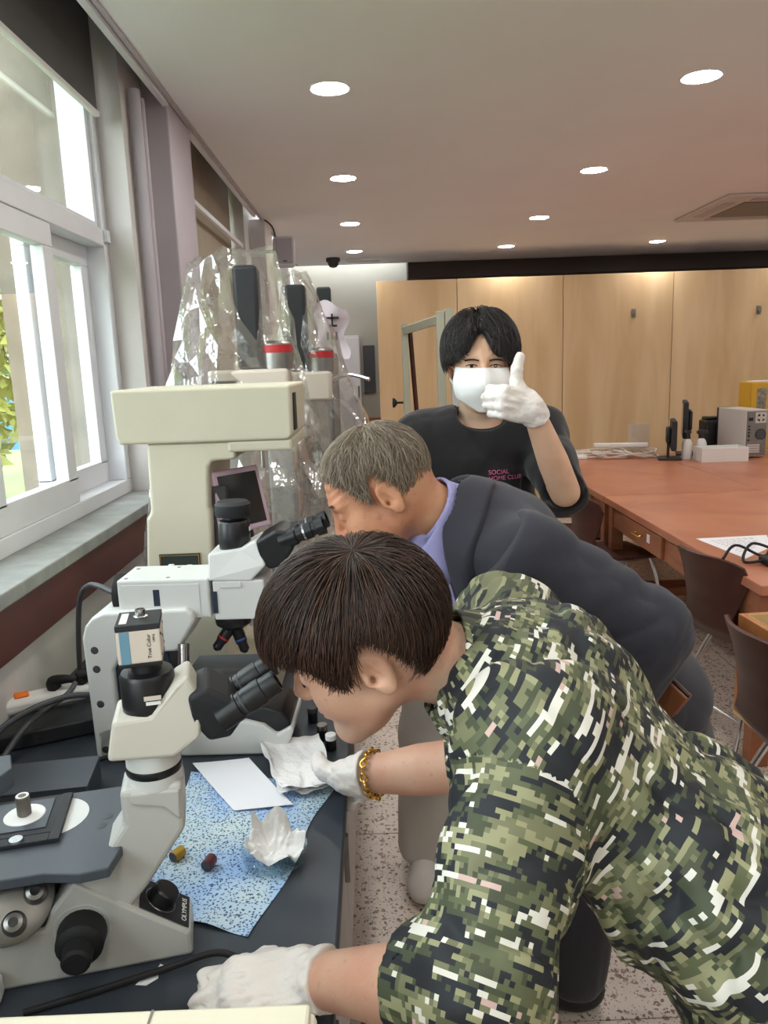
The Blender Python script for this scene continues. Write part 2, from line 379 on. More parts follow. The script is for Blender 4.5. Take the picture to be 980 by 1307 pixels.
# roller blinds
def blind(y0, y1, zb, m, label):
    t = thing('roller_blind', label, 'blind', (0, 0, 0))
    obj('fabric', B((-0.922, y0, zb), (-0.919, y1, ZC + 0.28)), m, t, smooth=False)
    bm = NB(); cyl(bm, (-0.92, y0, ZC + 0.28), (-0.92, y1, ZC + 0.28), 0.03); obj('roller', bm, M_['frame_white'], t)
    obj('bottom_bar', B((-0.93, y0, zb - 0.018), (-0.91, y1, zb)), M_['label_white'], t, smooth=False, bev=0.004)
    return t
blind(0.92, 2.90, 2.49, M_['blind_grey'], 'dark grey roller blind pulled a little way down over the open window')
blind(3.66, 5.48, 1.16, M_['blind_beige'], 'beige roller blind let down over the far window')
struct(obj('trim_6', B((-0.86, 3.68, 2.40), (-0.84, 5.48, 2.425)), M_['frame_white'], smooth=False))
bm = NB(); tube(bm, [(-0.885, 2.96, 2.55), (-0.89, 2.965, 1.9), (-0.885, 2.96, 1.2)], 0.003, 6, 4)
tag(obj('blind_cord', bm, M_['label_white'], None), 'thin white blind pull cord hanging beside the window frame', 'cord')

# plywood partition at the back: separate panels with open seams
pt = thing('partition', 'tall pale plywood partition of upright panels across the back of the room', 'partition', (0, 7.6, 0))
ed = [0.07, 0.84, 1.86, 2.92, 3.97, 5.02]
for a, b in zip(ed[:-1], ed[1:]): obj('panel', B((a + 0.003, 0, 0.02), (b - 0.003, 0.03, 2.365)), M_['plywood'], pt, smooth=False, bev=0.002)
obj('panel_frame', B((0.09, 0.03, 0.0), (5.0, 0.06, 2.34)), M_['table_wood'], pt, smooth=False)
for px, pz in ((2.54, 1.99), (3.75, 1.98)):
    bm = NB(); box(bm, (px - 0.02, -0.008, pz - 0.04), (px + 0.02, 0, pz + 0.04)); tube(bm, [(px, 0, pz - 0.01), (px, -0.04, pz - 0.02), (px, -0.045, pz + 0.02)], 0.007, 8)
    obj('coat_hook', bm, M_['steel'], pt)

# recessed ceiling lamps on a 1.44 m grid
emit_mat('lamp_glow', (1.0, 0.98, 0.95), LAMP_STRENGTH)
lamp0 = None
for xi, x in enumerate((-0.12, 1.295, 2.71, 4.12)):
    for y in (-2.6, -1.15, 0.29, 1.73, 3.17, 4.61, 6.05, 7.49):
        if y < 3 and x > 3.5: continue
        if lamp0 is None:
            lamp0 = thing('ceiling_lamp', '', 'lamp', (x, y, ZC))
            bm = NB(); lathe(bm, [(0.066, 0.0), (0.074, -0.004), (0.078, -0.002), (0.08, 0.0)], (0, 0, 0)); obj('trim_ring', bm, M_['frame_white'], lamp0)
            bm = NB(); lathe(bm, [(0.068, -0.001), (0.05, -0.006), (0, -0.008)], (0, 0, 0)); obj('diffuser', bm, MATS['lamp_glow'], lamp0)
            l = lamp0
        else:
            l = dup(lamp0, (x, y, ZC), 0)
        nth = ['first', 'second', 'third', 'fourth', 'fifth', 'sixth', 'seventh', 'eighth'][int(round((7.49 - y) / 1.44))]
        l['label'] = '%s round recessed lamp from the plywood partition in the row %s' % (nth, ['along the windows', 'above the aisle', 'above the brown tables', 'beyond the brown tables'][xi])
        l['group'] = ['lamps along the windows', 'lamps above the aisle', 'lamps above the tables', 'lamps beyond the tables'][xi]

# ceiling cassette, vent, camera dome, speaker, projector cable
t = thing('air_conditioner', 'white four way ceiling cassette air conditioner', 'air conditioner', (2.9, 5.87, ZC - 0.001))
obj('body', B((-0.48, -0.48, -0.02), (0.48, 0.48, 0)), M_['wall'], t, smooth=False, bev=0.01)
obj('grille', B((-0.28, -0.28, -0.026), (0.28, 0.28, -0.018)), M_['bench_side'], t, smooth=False, bev=0.004)
for a in range(4):
    o = obj('air_vane', B((-0.27, 0.34, -0.026), (0.27, 0.41, -0.018)), M_['wall_lilac'], t, smooth=False, bev=0.003); o.rotation_euler = (0, 0, a * PI / 2)
t = thing('ceiling_vent', 'slim white slot vent set in the ceiling near the back wall', 'vent', (-0.04, 8.1, ZC))
obj('frame', B((-0.18, -0.09, -0.012), (0.18, 0.09, 0)), M_['frame_white'], t, smooth=False, bev=0.004)
obj('slot', B((-0.16, -0.05, -0.016), (0.16, 0.05, -0.011)), M_['wall'], t, smooth=False)
t = thing('security_camera', 'small black dome security camera under the ceiling', 'camera', (-0.34, 7.9, ZC))
bm = NB(); lathe(bm, [(0, 0), (0.068, 0), (0.07, -0.03), (0.06, -0.04)], n=24); obj('base', bm, M_['black_matte'], t)
bm = NB(); lathe(bm, [(0.055, -0.035), (0.052, -0.06), (0.035, -0.085), (0, -0.095)], n=24); obj('dome', bm, M_['black'], t)
t = thing('wall_speaker', 'grey box loudspeaker mounted high on the wall pillar', 'speaker', (-0.57, 5.55, 2.28), 8)
obj('cabinet', B((-0.075, 0, 0), (0.075, 0.12, 0.2)), mat('speaker_grey', (196, 194, 200), 0.5), t, bev=0.025, seg=4)
o = obj('grille', B((-0.058, -0.008, 0.02), (0.058, 0.01, 0.185)), mat('speaker_mesh', (160, 156, 162), 0.7, bump=0.4, bscale=300), t, bev=0.012, seg=3)
obj('badge', B((-0.014, -0.011, 0.03), (0.014, -0.007, 0.038)), M_['black'], t, smooth=False)
bm = NB(); tube(bm, [(-0.02, 0.12, 0.1), (-0.06, 0.16, 0.12), (-0.12, 0.18, 0.12)], 0.012, 8); obj('bracket', bm, M_['dark_grey'], t)
bm = NB(); tube(bm, [(-0.05, 0.1, 0.19), (-0.07, 0.13, 0.28), (-0.12, 0.14, 0.33)], 0.006, 8); obj('cable', bm, M_['dark_grey'], t)
t = thing('projector_mount', 'black projector cable looping down from a ceiling mount', 'projector', (2.82, 5.2, ZC))
bm = NB(); cyl(bm, (0.12, 0, 0), (0.12, 0, -0.2), 0.02); obj('pole', bm, M_['dark_grey'], t)
obj('body', B((0.02, -0.14, -0.29), (0.3, 0.16, -0.2)), M_['dark_grey'], t, bev=0.015)
bm = NB(); tube(bm, [(0.06, 0, -0.22), (-0.02, -0.02, -0.2), (-0.06, -0.02, -0.15), (0.0, -0.02, -0.11), (0.09, 0, -0.1)], 0.007, 8); obj('cable', bm, M_['rubber'], t)

# back wall furniture: white locker door, black strip, noticeboard
t = thing('white_cabinet', 'tall pale cabinet standing against the back wall', 'cabinet', (-0.36, 8.4, 0))
obj('body', B((0, 0, 0.03), (0.24, 0.34, 1.9)), M_['wall'], t, smooth=False, bev=0.01)
obj('door', B((0.005, -0.018, 0.08), (0.235, 0, 1.88)), M_['frame_white'], t, smooth=False, bev=0.006)
bm = NB(); cyl(bm, (0.215, -0.04, 1.25), (0.215, -0.04, 1.37), 0.008); box(bm, (0.207, -0.04, 1.25), (0.223, -0.018, 1.262)); box(bm, (0.207, -0.04, 1.358), (0.223, -0.018, 1.37)); obj('handle', bm, M_['steel'], t)
tag(obj('wall_panel', B((-0.09, YF - 0.03, 1.28), (0.04, YF, 1.8)), M_['dark_grey'], None, smooth=False, bev=0.004), 'narrow dark grey panel on the back wall beside the plywood partition', 'panel')
struct(obj('baseboard_back', B((-0.12, YF - 0.02, 0.86), (0.4, YF, 1.0)), M_['table_wood'], smooth=False))

# ------------------------------------------------------------------ outdoors
struct(obj('ground', B((-60, -50, -0.6), (-1.6, 60, -0.5)), mat('grass', (96, 110, 58), 0.9, var=0.3, vscale=0.6), smooth=False))
t = thing('outer_pillar', 'pale rendered column of the building just outside the window', 'column', (-2.05, 3.55, -0.5))
obj('shaft', B((-0.2, -0.22, 0), (0.2, 0.22, 4.2)), mat('render_white', (186, 188, 176), 0.8), t, smooth=False, bev=0.01)
obj('plinth', B((-0.24, -0.26, 0), (0.24, 0.26, 0.3)), M_['stone'], t, smooth=False)
t = thing('outer_wall', 'weathered brown concrete wing wall outside the far sash', 'wall', (-1.55, 4.2, -0.5))
obj('wall', B((-0.35, 0, 0), (0.3, 0.25, 4.2)), mat('concrete_brown', (122, 113, 100), 0.9, var=0.25, vscale=5, bump=0.3, bscale=30), t, smooth=False)
obj('edge', B((0.14, -0.03, 0), (0.3, 0, 4.2)), mat('render_cream', (176, 172, 146), 0.8, var=0.1), t, smooth=False)
leafm = [mat('leaf_a', (116, 134, 58), 0.6, var=0.3, vscale=3), mat('leaf_b', (74, 98, 52), 0.6, var=0.3, vscale=3), mat('leaf_c', (142, 148, 62), 0.6, var=0.2, vscale=3)]
def shrub(name, label, c, r, n, leaf, mi, trunk=0.0, cat='tree'):
    t = thing(name, label, cat, (c[0], c[1], -0.5), 0, 'greenery outside the window')
    rng = np.random.RandomState(int(abs(c[0] * 97 + c[1] * 31)) + n)
    d = rng.normal(size=(n, 3)); d /= np.linalg.norm(d, axis=1)[:, None]
    rad = 0.55 + 0.45 * rng.rand(n, 1) ** 0.5; lump = 1 + 0.18 * np.sin(d[:, :1] * 7 + 1) * np.sin(d[:, 1:2] * 6) 
    P = d * rad * lump * np.array(r) + np.array([0, 0, trunk + r[2] * 0.9])
    A = rng.normal(size=(n, 3)); A /= np.linalg.norm(A, axis=1)[:, None]; Bv = np.cross(A, rng.normal(size=(n, 3))); Bv /= np.linalg.norm(Bv, axis=1)[:, None]
    s = leaf * (0.6 + 0.8 * rng.rand(n, 1))
    V = np.concatenate([P - A * s, P + Bv * s * 0.45, P + A * s, P - Bv * s * 0.45], 1).reshape(-1, 3)
    me = D.meshes.new('foliage'); me.from_pydata(V.tolist(), [], np.arange(4 * n).reshape(n, 4).tolist()); me.materials.append(leafm[mi])
    o = D.objects.new('foliage', me); COL.objects.link(o); o.parent = t; o['kind'] = 'stuff'
    bm = NB(); tube(bm, [(0, 0, 0), (0.03, 0.02, trunk * 0.6), (0, 0, trunk + r[2] * 0.8)], 0.05 + 0.02 * r[2], 8); obj('trunk', bm, M_['chair_ply'], t)
shrub('tree', 'yellow green leafy tree seen through the sash', (-4.2, 7.2), (1.2, 1.2, 1.6), 3000, 0.10, 2, 1.1)
shrub('tree', 'dark green tree standing further out beyond the pillar', (-7.5, 11.5), (2.4, 2.4, 2.6), 3500, 0.2, 1, 1.2)
shrub('shrub', 'low bright green shrub under the window', (-3.4, 5.4), (0.7, 0.8, 0.55), 1800, 0.06, 0, 0.1, 'shrub')
shrub('shrub', 'mid green shrub beside the lawn', (-6.0, 8.4), (1.0, 1.1, 0.8), 1800, 0.08, 1, 0.2, 'shrub')
shrub('tree', 'broad pale tree at the edge of the lawn', (-9, 3.0), (2.6, 2.6, 2.4), 3000, 0.2, 0, 1.4)
tag(obj('blue_banner', B((-5.6, 9.6, 0.7), (-4.4, 9.64, 1.4)), mat('banner_blue', (110, 180, 226), 0.7), None, smooth=False), 'pale blue banner stretched outdoors behind the trees', 'banner')
# ================================================================== TABLES, CHAIRS, BACKGROUND THINGS
TZ = 0.75
def table(loc, label, n_drawers=2):
    t = thing('work_table', label, 'table', loc, 0, 'brown wooden work tables')
    W, L = 0.985, 1.95
    obj('tabletop', B((0, 0, TZ - 0.04), (W, L, TZ)), M_['table_top'], t, smooth=False, bev=0.004)
    for x in (0.02, W - 0.09):
        for y in (0.04, L - 0.11): obj('leg', B((x, y, 0), (x + 0.07, y + 0.07, TZ - 0.04)), M_['table_wood'], t, smooth=False, bev=0.004)
    bm = NB(); box(bm, (0.03, 0.05, TZ - 0.17), (0.05, L - 0.05, TZ - 0.04)); box(bm, (W - 0.05, 0.05, TZ - 0.17), (W - 0.03, L - 0.05, TZ - 0.04))
    box(bm, (0.05, 0.05, TZ - 0.17), (W - 0.05, 0.07, TZ - 0.04)); box(bm, (0.05, L - 0.07, TZ - 0.17), (W - 0.05, L - 0.05, TZ - 0.04))
    obj('apron', bm, M_['table_wood'], t, smooth=False)
    for k, y in enumerate((1.02, 0.32)):
        dr = obj('drawer', B((0.012, y, TZ - 0.165), (0.03, y + 0.6, TZ - 0.05)), M_['table_wood'], t, smooth=False, bev=0.003)
        bm = NB(); tube(bm, [(0.012, y + 0.36, TZ - 0.10), (-0.014, y + 0.355, TZ - 0.105), (-0.014, y + 0.27, TZ - 0.105), (0.012, y + 0.265, TZ - 0.10)], 0.005, 8); obj('handle', bm, M_['brass'], dr)
        obj('paper_label', B((0.0105, y + 0.16, TZ - 0.12), (0.012, y + 0.2, TZ - 0.075)), M_['label_white'], dr, smooth=False)
    for y in (0.06, L - 0.085): obj('stretcher', B((0.04, y, 0.12), (W - 0.04, y + 0.025, 0.17)), M_['table_wood'], t, smooth=False)
    return t
table((1.40, 2.70, 0), 'brown wooden work table with a printed sheet on it')
table((1.40, 4.66, 0), 'brown wooden work table holding a tangle of white cables')
table((2.39, 2.70, 0), 'brown wooden work table behind the one with the printed sheet')
table((2.39, 4.66, 0), 'brown wooden work table carrying the computer tower')

def chair(loc, rz, label):
    t = thing('plywood_chair', label, 'chair', loc, rz, 'brown plywood chairs')
    prof = [(0.24, 0.415, 0.17, 0.00), (0.20, 0.44, 0.20, 0.0), (0.06, 0.437, 0.215, 0.015), (-0.08, 0.428, 0.21, 0.03), (-0.165, 0.44, 0.19, 0.03), (-0.205, 0.49, 0.15, 0.02), (-0.212, 0.55, 0.135, 0.015), (-0.222, 0.62, 0.165, 0.03), (-0.25, 0.72, 0.205, 0.055), (-0.285, 0.81, 0.20, 0.06)]
    def f(u, v):
        x = u * (len(prof) - 1); i = min(int(x), len(prof) - 2); a = x - i; a = a * a * (3 - 2 * a) * 0.5 + a * 0.5
        q = [prof[i][k] * (1 - a) + prof[i + 1][k] * a for k in range(4)]
        s = 2 * v - 1; back = max(0, min(1, (u - 0.45) / 0.2))
        cor = 1 - 0.12 * (max(0, u - 0.9) / 0.1) * s ** 4
        return (q[0] + q[3] * back * s * s * 1.3, q[2] * s, q[1] * (1 if u < 0.9 else 1) + q[3] * (1 - back) * s * s * 0.8 - (0.03 * max(0, u - 0.9) / 0.1) * s ** 4)
    bm = NB(); grid(bm, 36, 16, f, 0.011); obj('shell', bm, M_['chair_ply'], t, ang=50)
    for s in (-1, 1):
        bm = NB(); tube(bm, [(0.16, 0.13 * s, 0.425), (0.19, 0.16 * s, 0.3), (0.24, 0.21 * s, 0.0)], 0.011, 10); obj('leg', bm, M_['chrome'], t)
        bm = NB(); tube(bm, [(-0.06, 0.13 * s, 0.42), (-0.12, 0.16 * s, 0.28), (-0.22, 0.21 * s, 0.0)], 0.011, 10); obj('leg', bm, M_['chrome'], t)
        bm = NB(); tube(bm, [(0.17, 0.13 * s, 0.42), (0.05, 0.13 * s, 0.41), (-0.07, 0.13 * s, 0.415)], 0.010, 10); obj('seat_rail', bm, M_['chrome'], t)
    for x in (0.22, -0.17): obj('stretcher', tube(NB(), [(x, -0.185, 0.12), (x, 0, 0.12), (x, 0.185, 0.12)], 0.008, 8), M_['chrome'], t)
    return t
chair((1.555, 3.08, 0), 14, 'brown plywood chair tucked under the table edge with the printed sheet')
chair((1.325, 2.13, 0), 4, 'brown plywood chair with a wooden drawer resting on its seat')
chair((1.42, 4.50, 0), 12, 'brown plywood chair at the drawer end of the two joined tables')
chair((1.36, 5.06, 0), -10, 'brown plywood chair pushed up to the table with the cable tangle')
# loose drawer standing on the chair seat
t = thing('loose_drawer', 'deep wooden drawer pulled out and left on a plywood chair', 'drawer', (1.325, 2.14, 0.455), 4)
bm = NB(); box(bm, (-0.19, -0.15, 0.0), (0.20, 0.17, 0.012)); obj('bottom', bm, M_['drawer_inside'], t, smooth=False)
for n_, lo, hi in (('front', (-0.19, -0.15, 0.012), (-0.172, 0.17, 0.335)), ('back', (0.182, -0.15, 0.012), (0.20, 0.17, 0.335)), ('side', (-0.172, -0.15, 0.012), (0.182, -0.135, 0.335)), ('side', (-0.172, 0.155, 0.012), (0.182, 0.17, 0.335))):
    obj(n_, B(lo, hi), M_['drawer_wood'], t, smooth=False, bev=0.002)
bm = NB(); box(bm, (-0.17, -0.134, 0.014), (-0.168, 0.154, 0.335)); box(bm, (0.178, -0.134, 0.014), (0.181, 0.154, 0.335)); box(bm, (-0.17, 0.151, 0.014), (0.18, 0.154, 0.335)); obj('lining', bm, M_['drawer_inside'], t, smooth=False)

# things on the tables
t = thing('printed_sheet', 'white printed sheet of paper lying near the table edge', 'paper', (1.475, 3.10, TZ + 0.0005), 0)
bm = NB(); pts = [(0.0, 0.36), (0.05, -0.02), (0.25, 0.16), (0.34, 0.38)]
bm = NB(); prism(bm, pts, 0, 0.001, 'xy'); obj('sheet', bm, M_['paper'], t, smooth=False)
bm = NB()
for k in range(9):
    a = 0.1 + 0.09 * k; p0 = Vector((0.02, 0.33, 0)).lerp(Vector((0.07, 0.03, 0)), a); p1 = Vector((0.30, 0.36, 0)).lerp(Vector((0.235, 0.18, 0)), a)
    q0 = p0.lerp(p1, 0.08); q1 = p0.lerp(p1, 0.9 - 0.25 * (k % 3 == 2)); dd = (q1 - q0).normalized(); nn = Vector((-dd.y, dd.x, 0)) * 0.003
    for s0 in np.arange(0, 1, 0.14):
        a0 = q0.lerp(q1, s0); a1 = q0.lerp(q1, min(1, s0 + 0.1))
        bm.faces.new([bm.verts.new(v + Vector((0, 0, 0.0012))) for v in (a0 - nn, a1 - nn, a1 + nn, a0 + nn)])
obj('print', bm, mat('print_grey', (170, 170, 178), 0.8), t, smooth=False)
bm = NB()
rng = random.Random(3)
pts = [(1.42, 3.06, TZ + 0.008), (1.5, 3.12, TZ + 0.05), (1.58, 3.04, TZ + 0.02), (1.66, 3.12, TZ + 0.06), (1.74, 3.16, TZ + 0.01), (1.66, 3.05, TZ + 0.03), (1.56, 3.1, TZ + 0.06), (1.48, 3.0, TZ + 0.01), (1.6, 2.98, TZ + 0.03), (1.72, 3.06, TZ + 0.05), (1.8, 3.0, TZ + 0.01)]
tube(bm, pts, 0.006, 8, 8)
t = thing('black_cable', 'tangled black cable with a plug at the table edge beside the printed sheet', 'cable', (0, 0, 0)); obj('wire', bm, M_['rubber'], t)
obj('plug', B((1.545, 2.93, TZ + 0.001), (1.585, 3.02, TZ + 0.03)), M_['rubber'], t, bev=0.006)
# cable tangle with a power strip
t = thing('power_strip', 'white power strip lying on top of a pile of cables', 'power strip', (2.08, 6.46, TZ + 0.085), -12)
obj('body', B((-0.22, -0.03, 0), (0.22, 0.03, 0.035)), M_['white_plastic'], t, bev=0.008)
for k in range(5): obj('socket', (lambda b: (cyl(b, (-0.15 + 0.07 * k, 0, 0.033), (-0.15 + 0.07 * k, 0, 0.0365), 0.02, None, 16), b)[1])(NB()), M_['cable_white'], t)
for k, (cx, cy, lab) in enumerate([(1.98, 6.42, 'pale cable heaped in loops under the power strip'), (2.2, 6.40, 'pale cable coiled between the power strip and the small monitor'), (1.84, 6.5, 'pale cable trailing along the table edge near the masked person')]):
    rng = random.Random(11 + k); pts = []
    for i in range(26):
        a = i * 1.1; rr = 0.07 + 0.09 * rng.random(); pts.append((cx + rr * 1.25 * math.cos(a), cy + rr * 0.8 * math.sin(a), TZ + 0.008 + 0.06 * rng.random()))
    bm = NB(); tube(bm, pts, 0.0065, 6, 5); tag(obj('white_cable', bm, M_['cable_white'], None), lab, 'cable')
t = thing('paper_roll', 'flat white strip lying at the back corner of the table', 'paper', (1.62, 6.45, TZ))
obj('sheet', B((-0.08, -0.06, 0), (0.16, 0.08, 0.03)), M_['label_white'], t, bev=0.006)
tag(obj('acrylic_stand', B((2.18, 6.56, TZ), (2.36, 6.6, TZ + 0.27)), clear_mat('acrylic', (0.93, 0.92, 0.90), 1.0, 0.03, haze=0.25, hazecol=(0.8, 0.77, 0.72)), None, smooth=False, bev=0.003), 'clear acrylic stand standing behind the cable pile', 'stand')
def monitor(loc, rz, w_, h_, zc, label):
    t = thing('monitor', label, 'monitor', loc, rz)
    obj('stand_base', B((-0.11, -0.09, 0), (0.11, 0.09, 0.014)), M_['black_matte'], t, bev=0.005)
    obj('stand_neck', B((-0.025, 0.0, 0.012), (0.025, 0.02, zc)), M_['black_matte'], t, bev=0.004)
    o = obj('housing', B((-w_ / 2, -0.045, zc - h_ / 2), (w_ / 2, -0.005, zc + h_ / 2)), M_['black_matte'], t, bev=0.008)
    obj('screen', B((-w_ / 2 + 0.015, -0.047, zc - h_ / 2 + 0.02), (w_ / 2 - 0.015, -0.0445, zc + h_ / 2 - 0.015)), M_['screen'], t, smooth=False)
    obj('rear_cover', B((-w_ * 0.3, -0.005, zc - h_ * 0.3), (w_ * 0.3, 0.03, zc + h_ * 0.25)), M_['black_matte'], t, bev=0.015)
monitor((2.41, 6.24, TZ), 72, 0.32, 0.24, 0.2, 'small black monitor turned edge on beside the cable pile')
monitor((2.66, 6.50, TZ), 250, 0.40, 0.30, 0.30, 'taller black monitor with its back to the small monitor')
for k, (x, y, lab) in enumerate([(2.54, 6.21, 'white spray bottle with a black trigger nearest the black monitor'), (2.66, 6.215, 'white spray bottle with a black trigger behind the white tray')]):
    t = thing('spray_bottle', lab, 'bottle', (x, y, TZ), 0 if k else 40)
    bm = NB(); lathe(bm, [(0, 0), (0.038, 0), (0.04, 0.01), (0.04, 0.12), (0.03, 0.15), (0.016, 0.165), (0, 0.165)]); obj('bottle', bm, M_['white_plastic'], t)
    bm = NB(); cyl(bm, (0, 0, 0.163), (0, 0, 0.195), 0.018, 0.016); obj('collar', bm, M_['black_matte'], t)
    bm = NB(); prism(bm, [(-0.03, 0.195), (0.05, 0.205), (0.05, 0.225), (-0.02, 0.235), (-0.045, 0.215)], -0.012, 0.012); obj('spray_head', bm, M_['black_matte'], t, bev=0.004)
    bm = NB(); prism(bm, [(0.02, 0.205), (0.034, 0.205), (0.05, 0.16), (0.042, 0.158)], -0.006, 0.006); obj('trigger', bm, M_['black_matte'], t, bev=0.002)
t = thing('white_tray', 'white open tray box in front of the spray bottles', 'box', (2.56, 5.96, TZ), -3)
bm = NB(); box(bm, (0, 0, 0), (0.36, 0.2, 0.008)); obj('bottom', bm, M_['white_plastic'], t)
for lo, hi in (((0, 0, 0.008), (0.36, 0.006, 0.11)), ((0, 0.194, 0.008), (0.36, 0.2, 0.11)), ((0, 0.006, 0.008), (0.006, 0.194, 0.11)), ((0.354, 0.006, 0.008), (0.36, 0.194, 0.11))): obj('side', B(lo, hi), M_['white_plastic'], t, smooth=False, bev=0.002)
t = thing('black_printer', 'squat black printer box beside the computer tower', 'printer', (2.93, 6.72, TZ), 0)
obj('body', B((-0.08, -0.14, 0.0), (0.12, 0.02, 0.27)), M_['black_matte'], t, bev=0.012)
obj('lid', B((-0.06, -0.11, 0.27), (0.10, 0.01, 0.30)), M_['black'], t, bev=0.01)
obj('front_panel', B((-0.05, -0.146, 0.03), (0.09, -0.139, 0.24)), M_['black'], t, bev=0.003)
# computer tower: its rear turned to the room
t = thing('computer_tower', 'light grey desktop computer tower with its rear panel showing', 'computer', (2.96, 6.09, TZ), 4)
Wc, Lc, Hc = 0.18, 0.44, 0.385
obj('case', B((0, 0.01, 0.012), (Wc, Lc, Hc)), M_['pc_grey'], t, smooth=False, bev=0.004)
obj('front_bezel', B((0.0, Lc, 0.01), (Wc, Lc + 0.03, Hc)), M_['black_matte'], t, bev=0.006)
rp = obj('rear_panel', B((0.008, 0.004, 0.02), (Wc - 0.008, 0.0105, Hc - 0.012)), M_['steel'], t, smooth=False)
bm = NB(); lathe(bm, [(0, 0.004), (0.038, 0.004), (0.042, 0.0), (0.044, 0.004)], (0.125, 0.004, 0.19), (0, -1, 0), 28); obj('case_fan', bm, M_['dark_grey'], rp)
bm = NB(); box(bm, (0.075, 0.001, 0.28), (0.165, 0.0045, 0.365)); obj('power_supply', bm, M_['pc_grey'], rp, smooth=False)
bm = NB(); lathe(bm, [(0, 0.005), (0.032, 0.005), (0.034, 0.002)], (0.12, 0.004, 0.323), (0, -1, 0), 24); obj('supply_fan', bm, M_['black_matte'], rp)
bm = NB(); box(bm, (0.11, -0.003, 0.29), (0.13, 0.001, 0.356)); box(bm, (0.088, -0.003, 0.313), (0.152, 0.001, 0.333)); obj('fan_guard', bm, M_['pc_grey'], rp, smooth=False)
for z in (0.30,): obj('power_inlet', B((0.02, 0.0, z), (0.055, 0.0045, z + 0.025)), M_['black'], rp, smooth=False)
for k, (z, h) in enumerate([(0.25, 0.012), (0.225, 0.014), (0.2, 0.012), (0.17, 0.02), (0.14, 0.012)]): obj('port', B((0.018, 0.001, z), (0.034, 0.0045, z + h)), M_['navy_panel'] if k == 3 else M_['black'], rp, smooth=False)
for k in range(4): obj('slot_cover', B((0.015, 0.001, 0.045 + 0.018 * k), (0.12, 0.0045, 0.058 + 0.018 * k)), M_['pc_grey'], rp, smooth=False)
obj('side_mark', B((-0.0012, 0.02, 0.05), (0.0, 0.06, 0.10)), M_['dark_grey'], t, smooth=False)
# yellow first-aid style cabinet behind the tower
t = thing('yellow_cabinet', 'mustard yellow small cabinet with windowed doors behind the computer tower', 'cabinet', (3.24, 6.62, TZ), 0)
obj('body', B((0, 0.01, 0), (0.42, 0.22, 0.58)), M_['yellow'], t, smooth=False, bev=0.004)
for k in (0, 1):
    d_ = obj('door', B((0.004 + 0.208 * k, -0.008, 0.01), (0.206 + 0.208 * k, 0.01, 0.575)), M_['yellow'], t, smooth=False, bev=0.004)
    obj('door_window', B((0.05 + 0.208 * k, -0.010, 0.30), (0.135 + 0.208 * k, -0.0075, 0.53)), mat('milky_glass', (140, 134, 120), 0.15, var=0.5, vscale=30), d_, smooth=False, bev=0.001)
    if k: obj('paper_label', B((0.05 + 0.208, -0.0115, 0.42), (0.13 + 0.208, -0.0101, 0.47)), M_['label_white'], d_, smooth=False)
obj('top_sheet', B((0.06, 0.02, 0.581), (0.42, 0.2, 0.59)), M_['label_white'], t, smooth=False)

# wheeled drawing-board stand in front of the partition
t = thing('board_stand', 'grey metal A frame board stand with black clamp knobs', 'stand', (0, 0, 0))
def bar(p0, p1, w_, d_, m, name, parent):
    p0 = Vector(p0); p1 = Vector(p1); ax = (p1 - p0); L = ax.length; bm = NB()
    v = box(bm, (-w_ / 2, -d_ / 2, 0), (w_ / 2, d_ / 2, L)); q = Vector((0, 0, 1)).rotation_difference(ax.normalized())
    bmesh.ops.transform(bm, matrix=Matrix.Translation(p0) @ q.to_matrix().to_4x4(), verts=v); return obj(name, bm, m, parent, smooth=False, bev=0.004)
y1, y2 = 3.55, 4.15
bar((0.325, y1, 0.05), (0.315, y1, 1.82), 0.036, 0.05, M_['frame_green'], 'post', t)
bar((0.19, y2, 0.05), (0.18, y2, 1.80), 0.034, 0.05, M_['frame_green'], 'post', t)
bar((0.315, y1, 1.785), (0.18, y2, 1.765), 0.034, 0.04, M_['frame_green'], 'top_rail', t)
bar((0.325, y1, 0.3), (0.19, y2, 0.3), 0.034, 0.04, M_['frame_green'], 'bottom_rail', t)
bar((0.30, y1 - 0.28, 0.04), (0.36, y1 + 0.3, 0.04), 0.04, 0.05, M_['frame_green'], 'foot', t)
bar((0.17, y2 - 0.28, 0.04), (0.22, y2 + 0.3, 0.04), 0.04, 0.05, M_['frame_green'], 'foot', t)
bar((0.36, y1 + 0.03, 1.80), (0.45, y1 + 0.42, 0.45), 0.014, 0.03, M_['frame_green'], 'brace', t)
bar((0.21, y2 + 0.03, 1.76), (0.30, y2 + 0.3, 0.45), 0.014, 0.03, M_['chair_ply'], 'brace', t)
bm = NB(); box(bm, (0.335, y1 - 0.02, 1.74), (0.375, y1 + 0.03, 1.83)); obj('hinge_plate', bm, M_['frame_green'], t, smooth=False, bev=0.003)
bar((0.378, y1 + 0.02, 1.72), (0.43, y1 + 0.3, 0.4), 0.035, 0.012, M_['label_white'], 'board_edge', t)
for (x, y, z) in ((0.297, y1, 1.36), (0.163, y2, 1.39)):
    bm = NB(); cyl(bm, (x, y, z), (x - 0.04, y, z), 0.006, None, 10); lathe(bm, [(0, 0), (0.012, 0), (0.026, 0.012), (0.026, 0.022), (0, 0.024)], (x - 0.035, y, z), (-1, 0, 0), 10); obj('clamp_knob', bm, M_['rubber'], t)
# white chairs/cloth shapes behind the stand
t = thing('white_bin', 'white lidded box standing on the floor behind the board stand', 'box', (0.30, 4.95, 0))
bm = NB(); prism(bm, [(-0.14, 0), (0.16, 0), (0.18, 1.12), (0.12, 1.2), (-0.04, 1.13)], 0, 0.3); obj('body', bm, mat('white_cloth', (230, 222, 220), 0.85), t, smooth=False, bev=0.01)
obj('lid', B((-0.10, -0.01, 1.12), (0.2, 0.31, 1.2)), MATS['white_cloth'], t, bev=0.012)
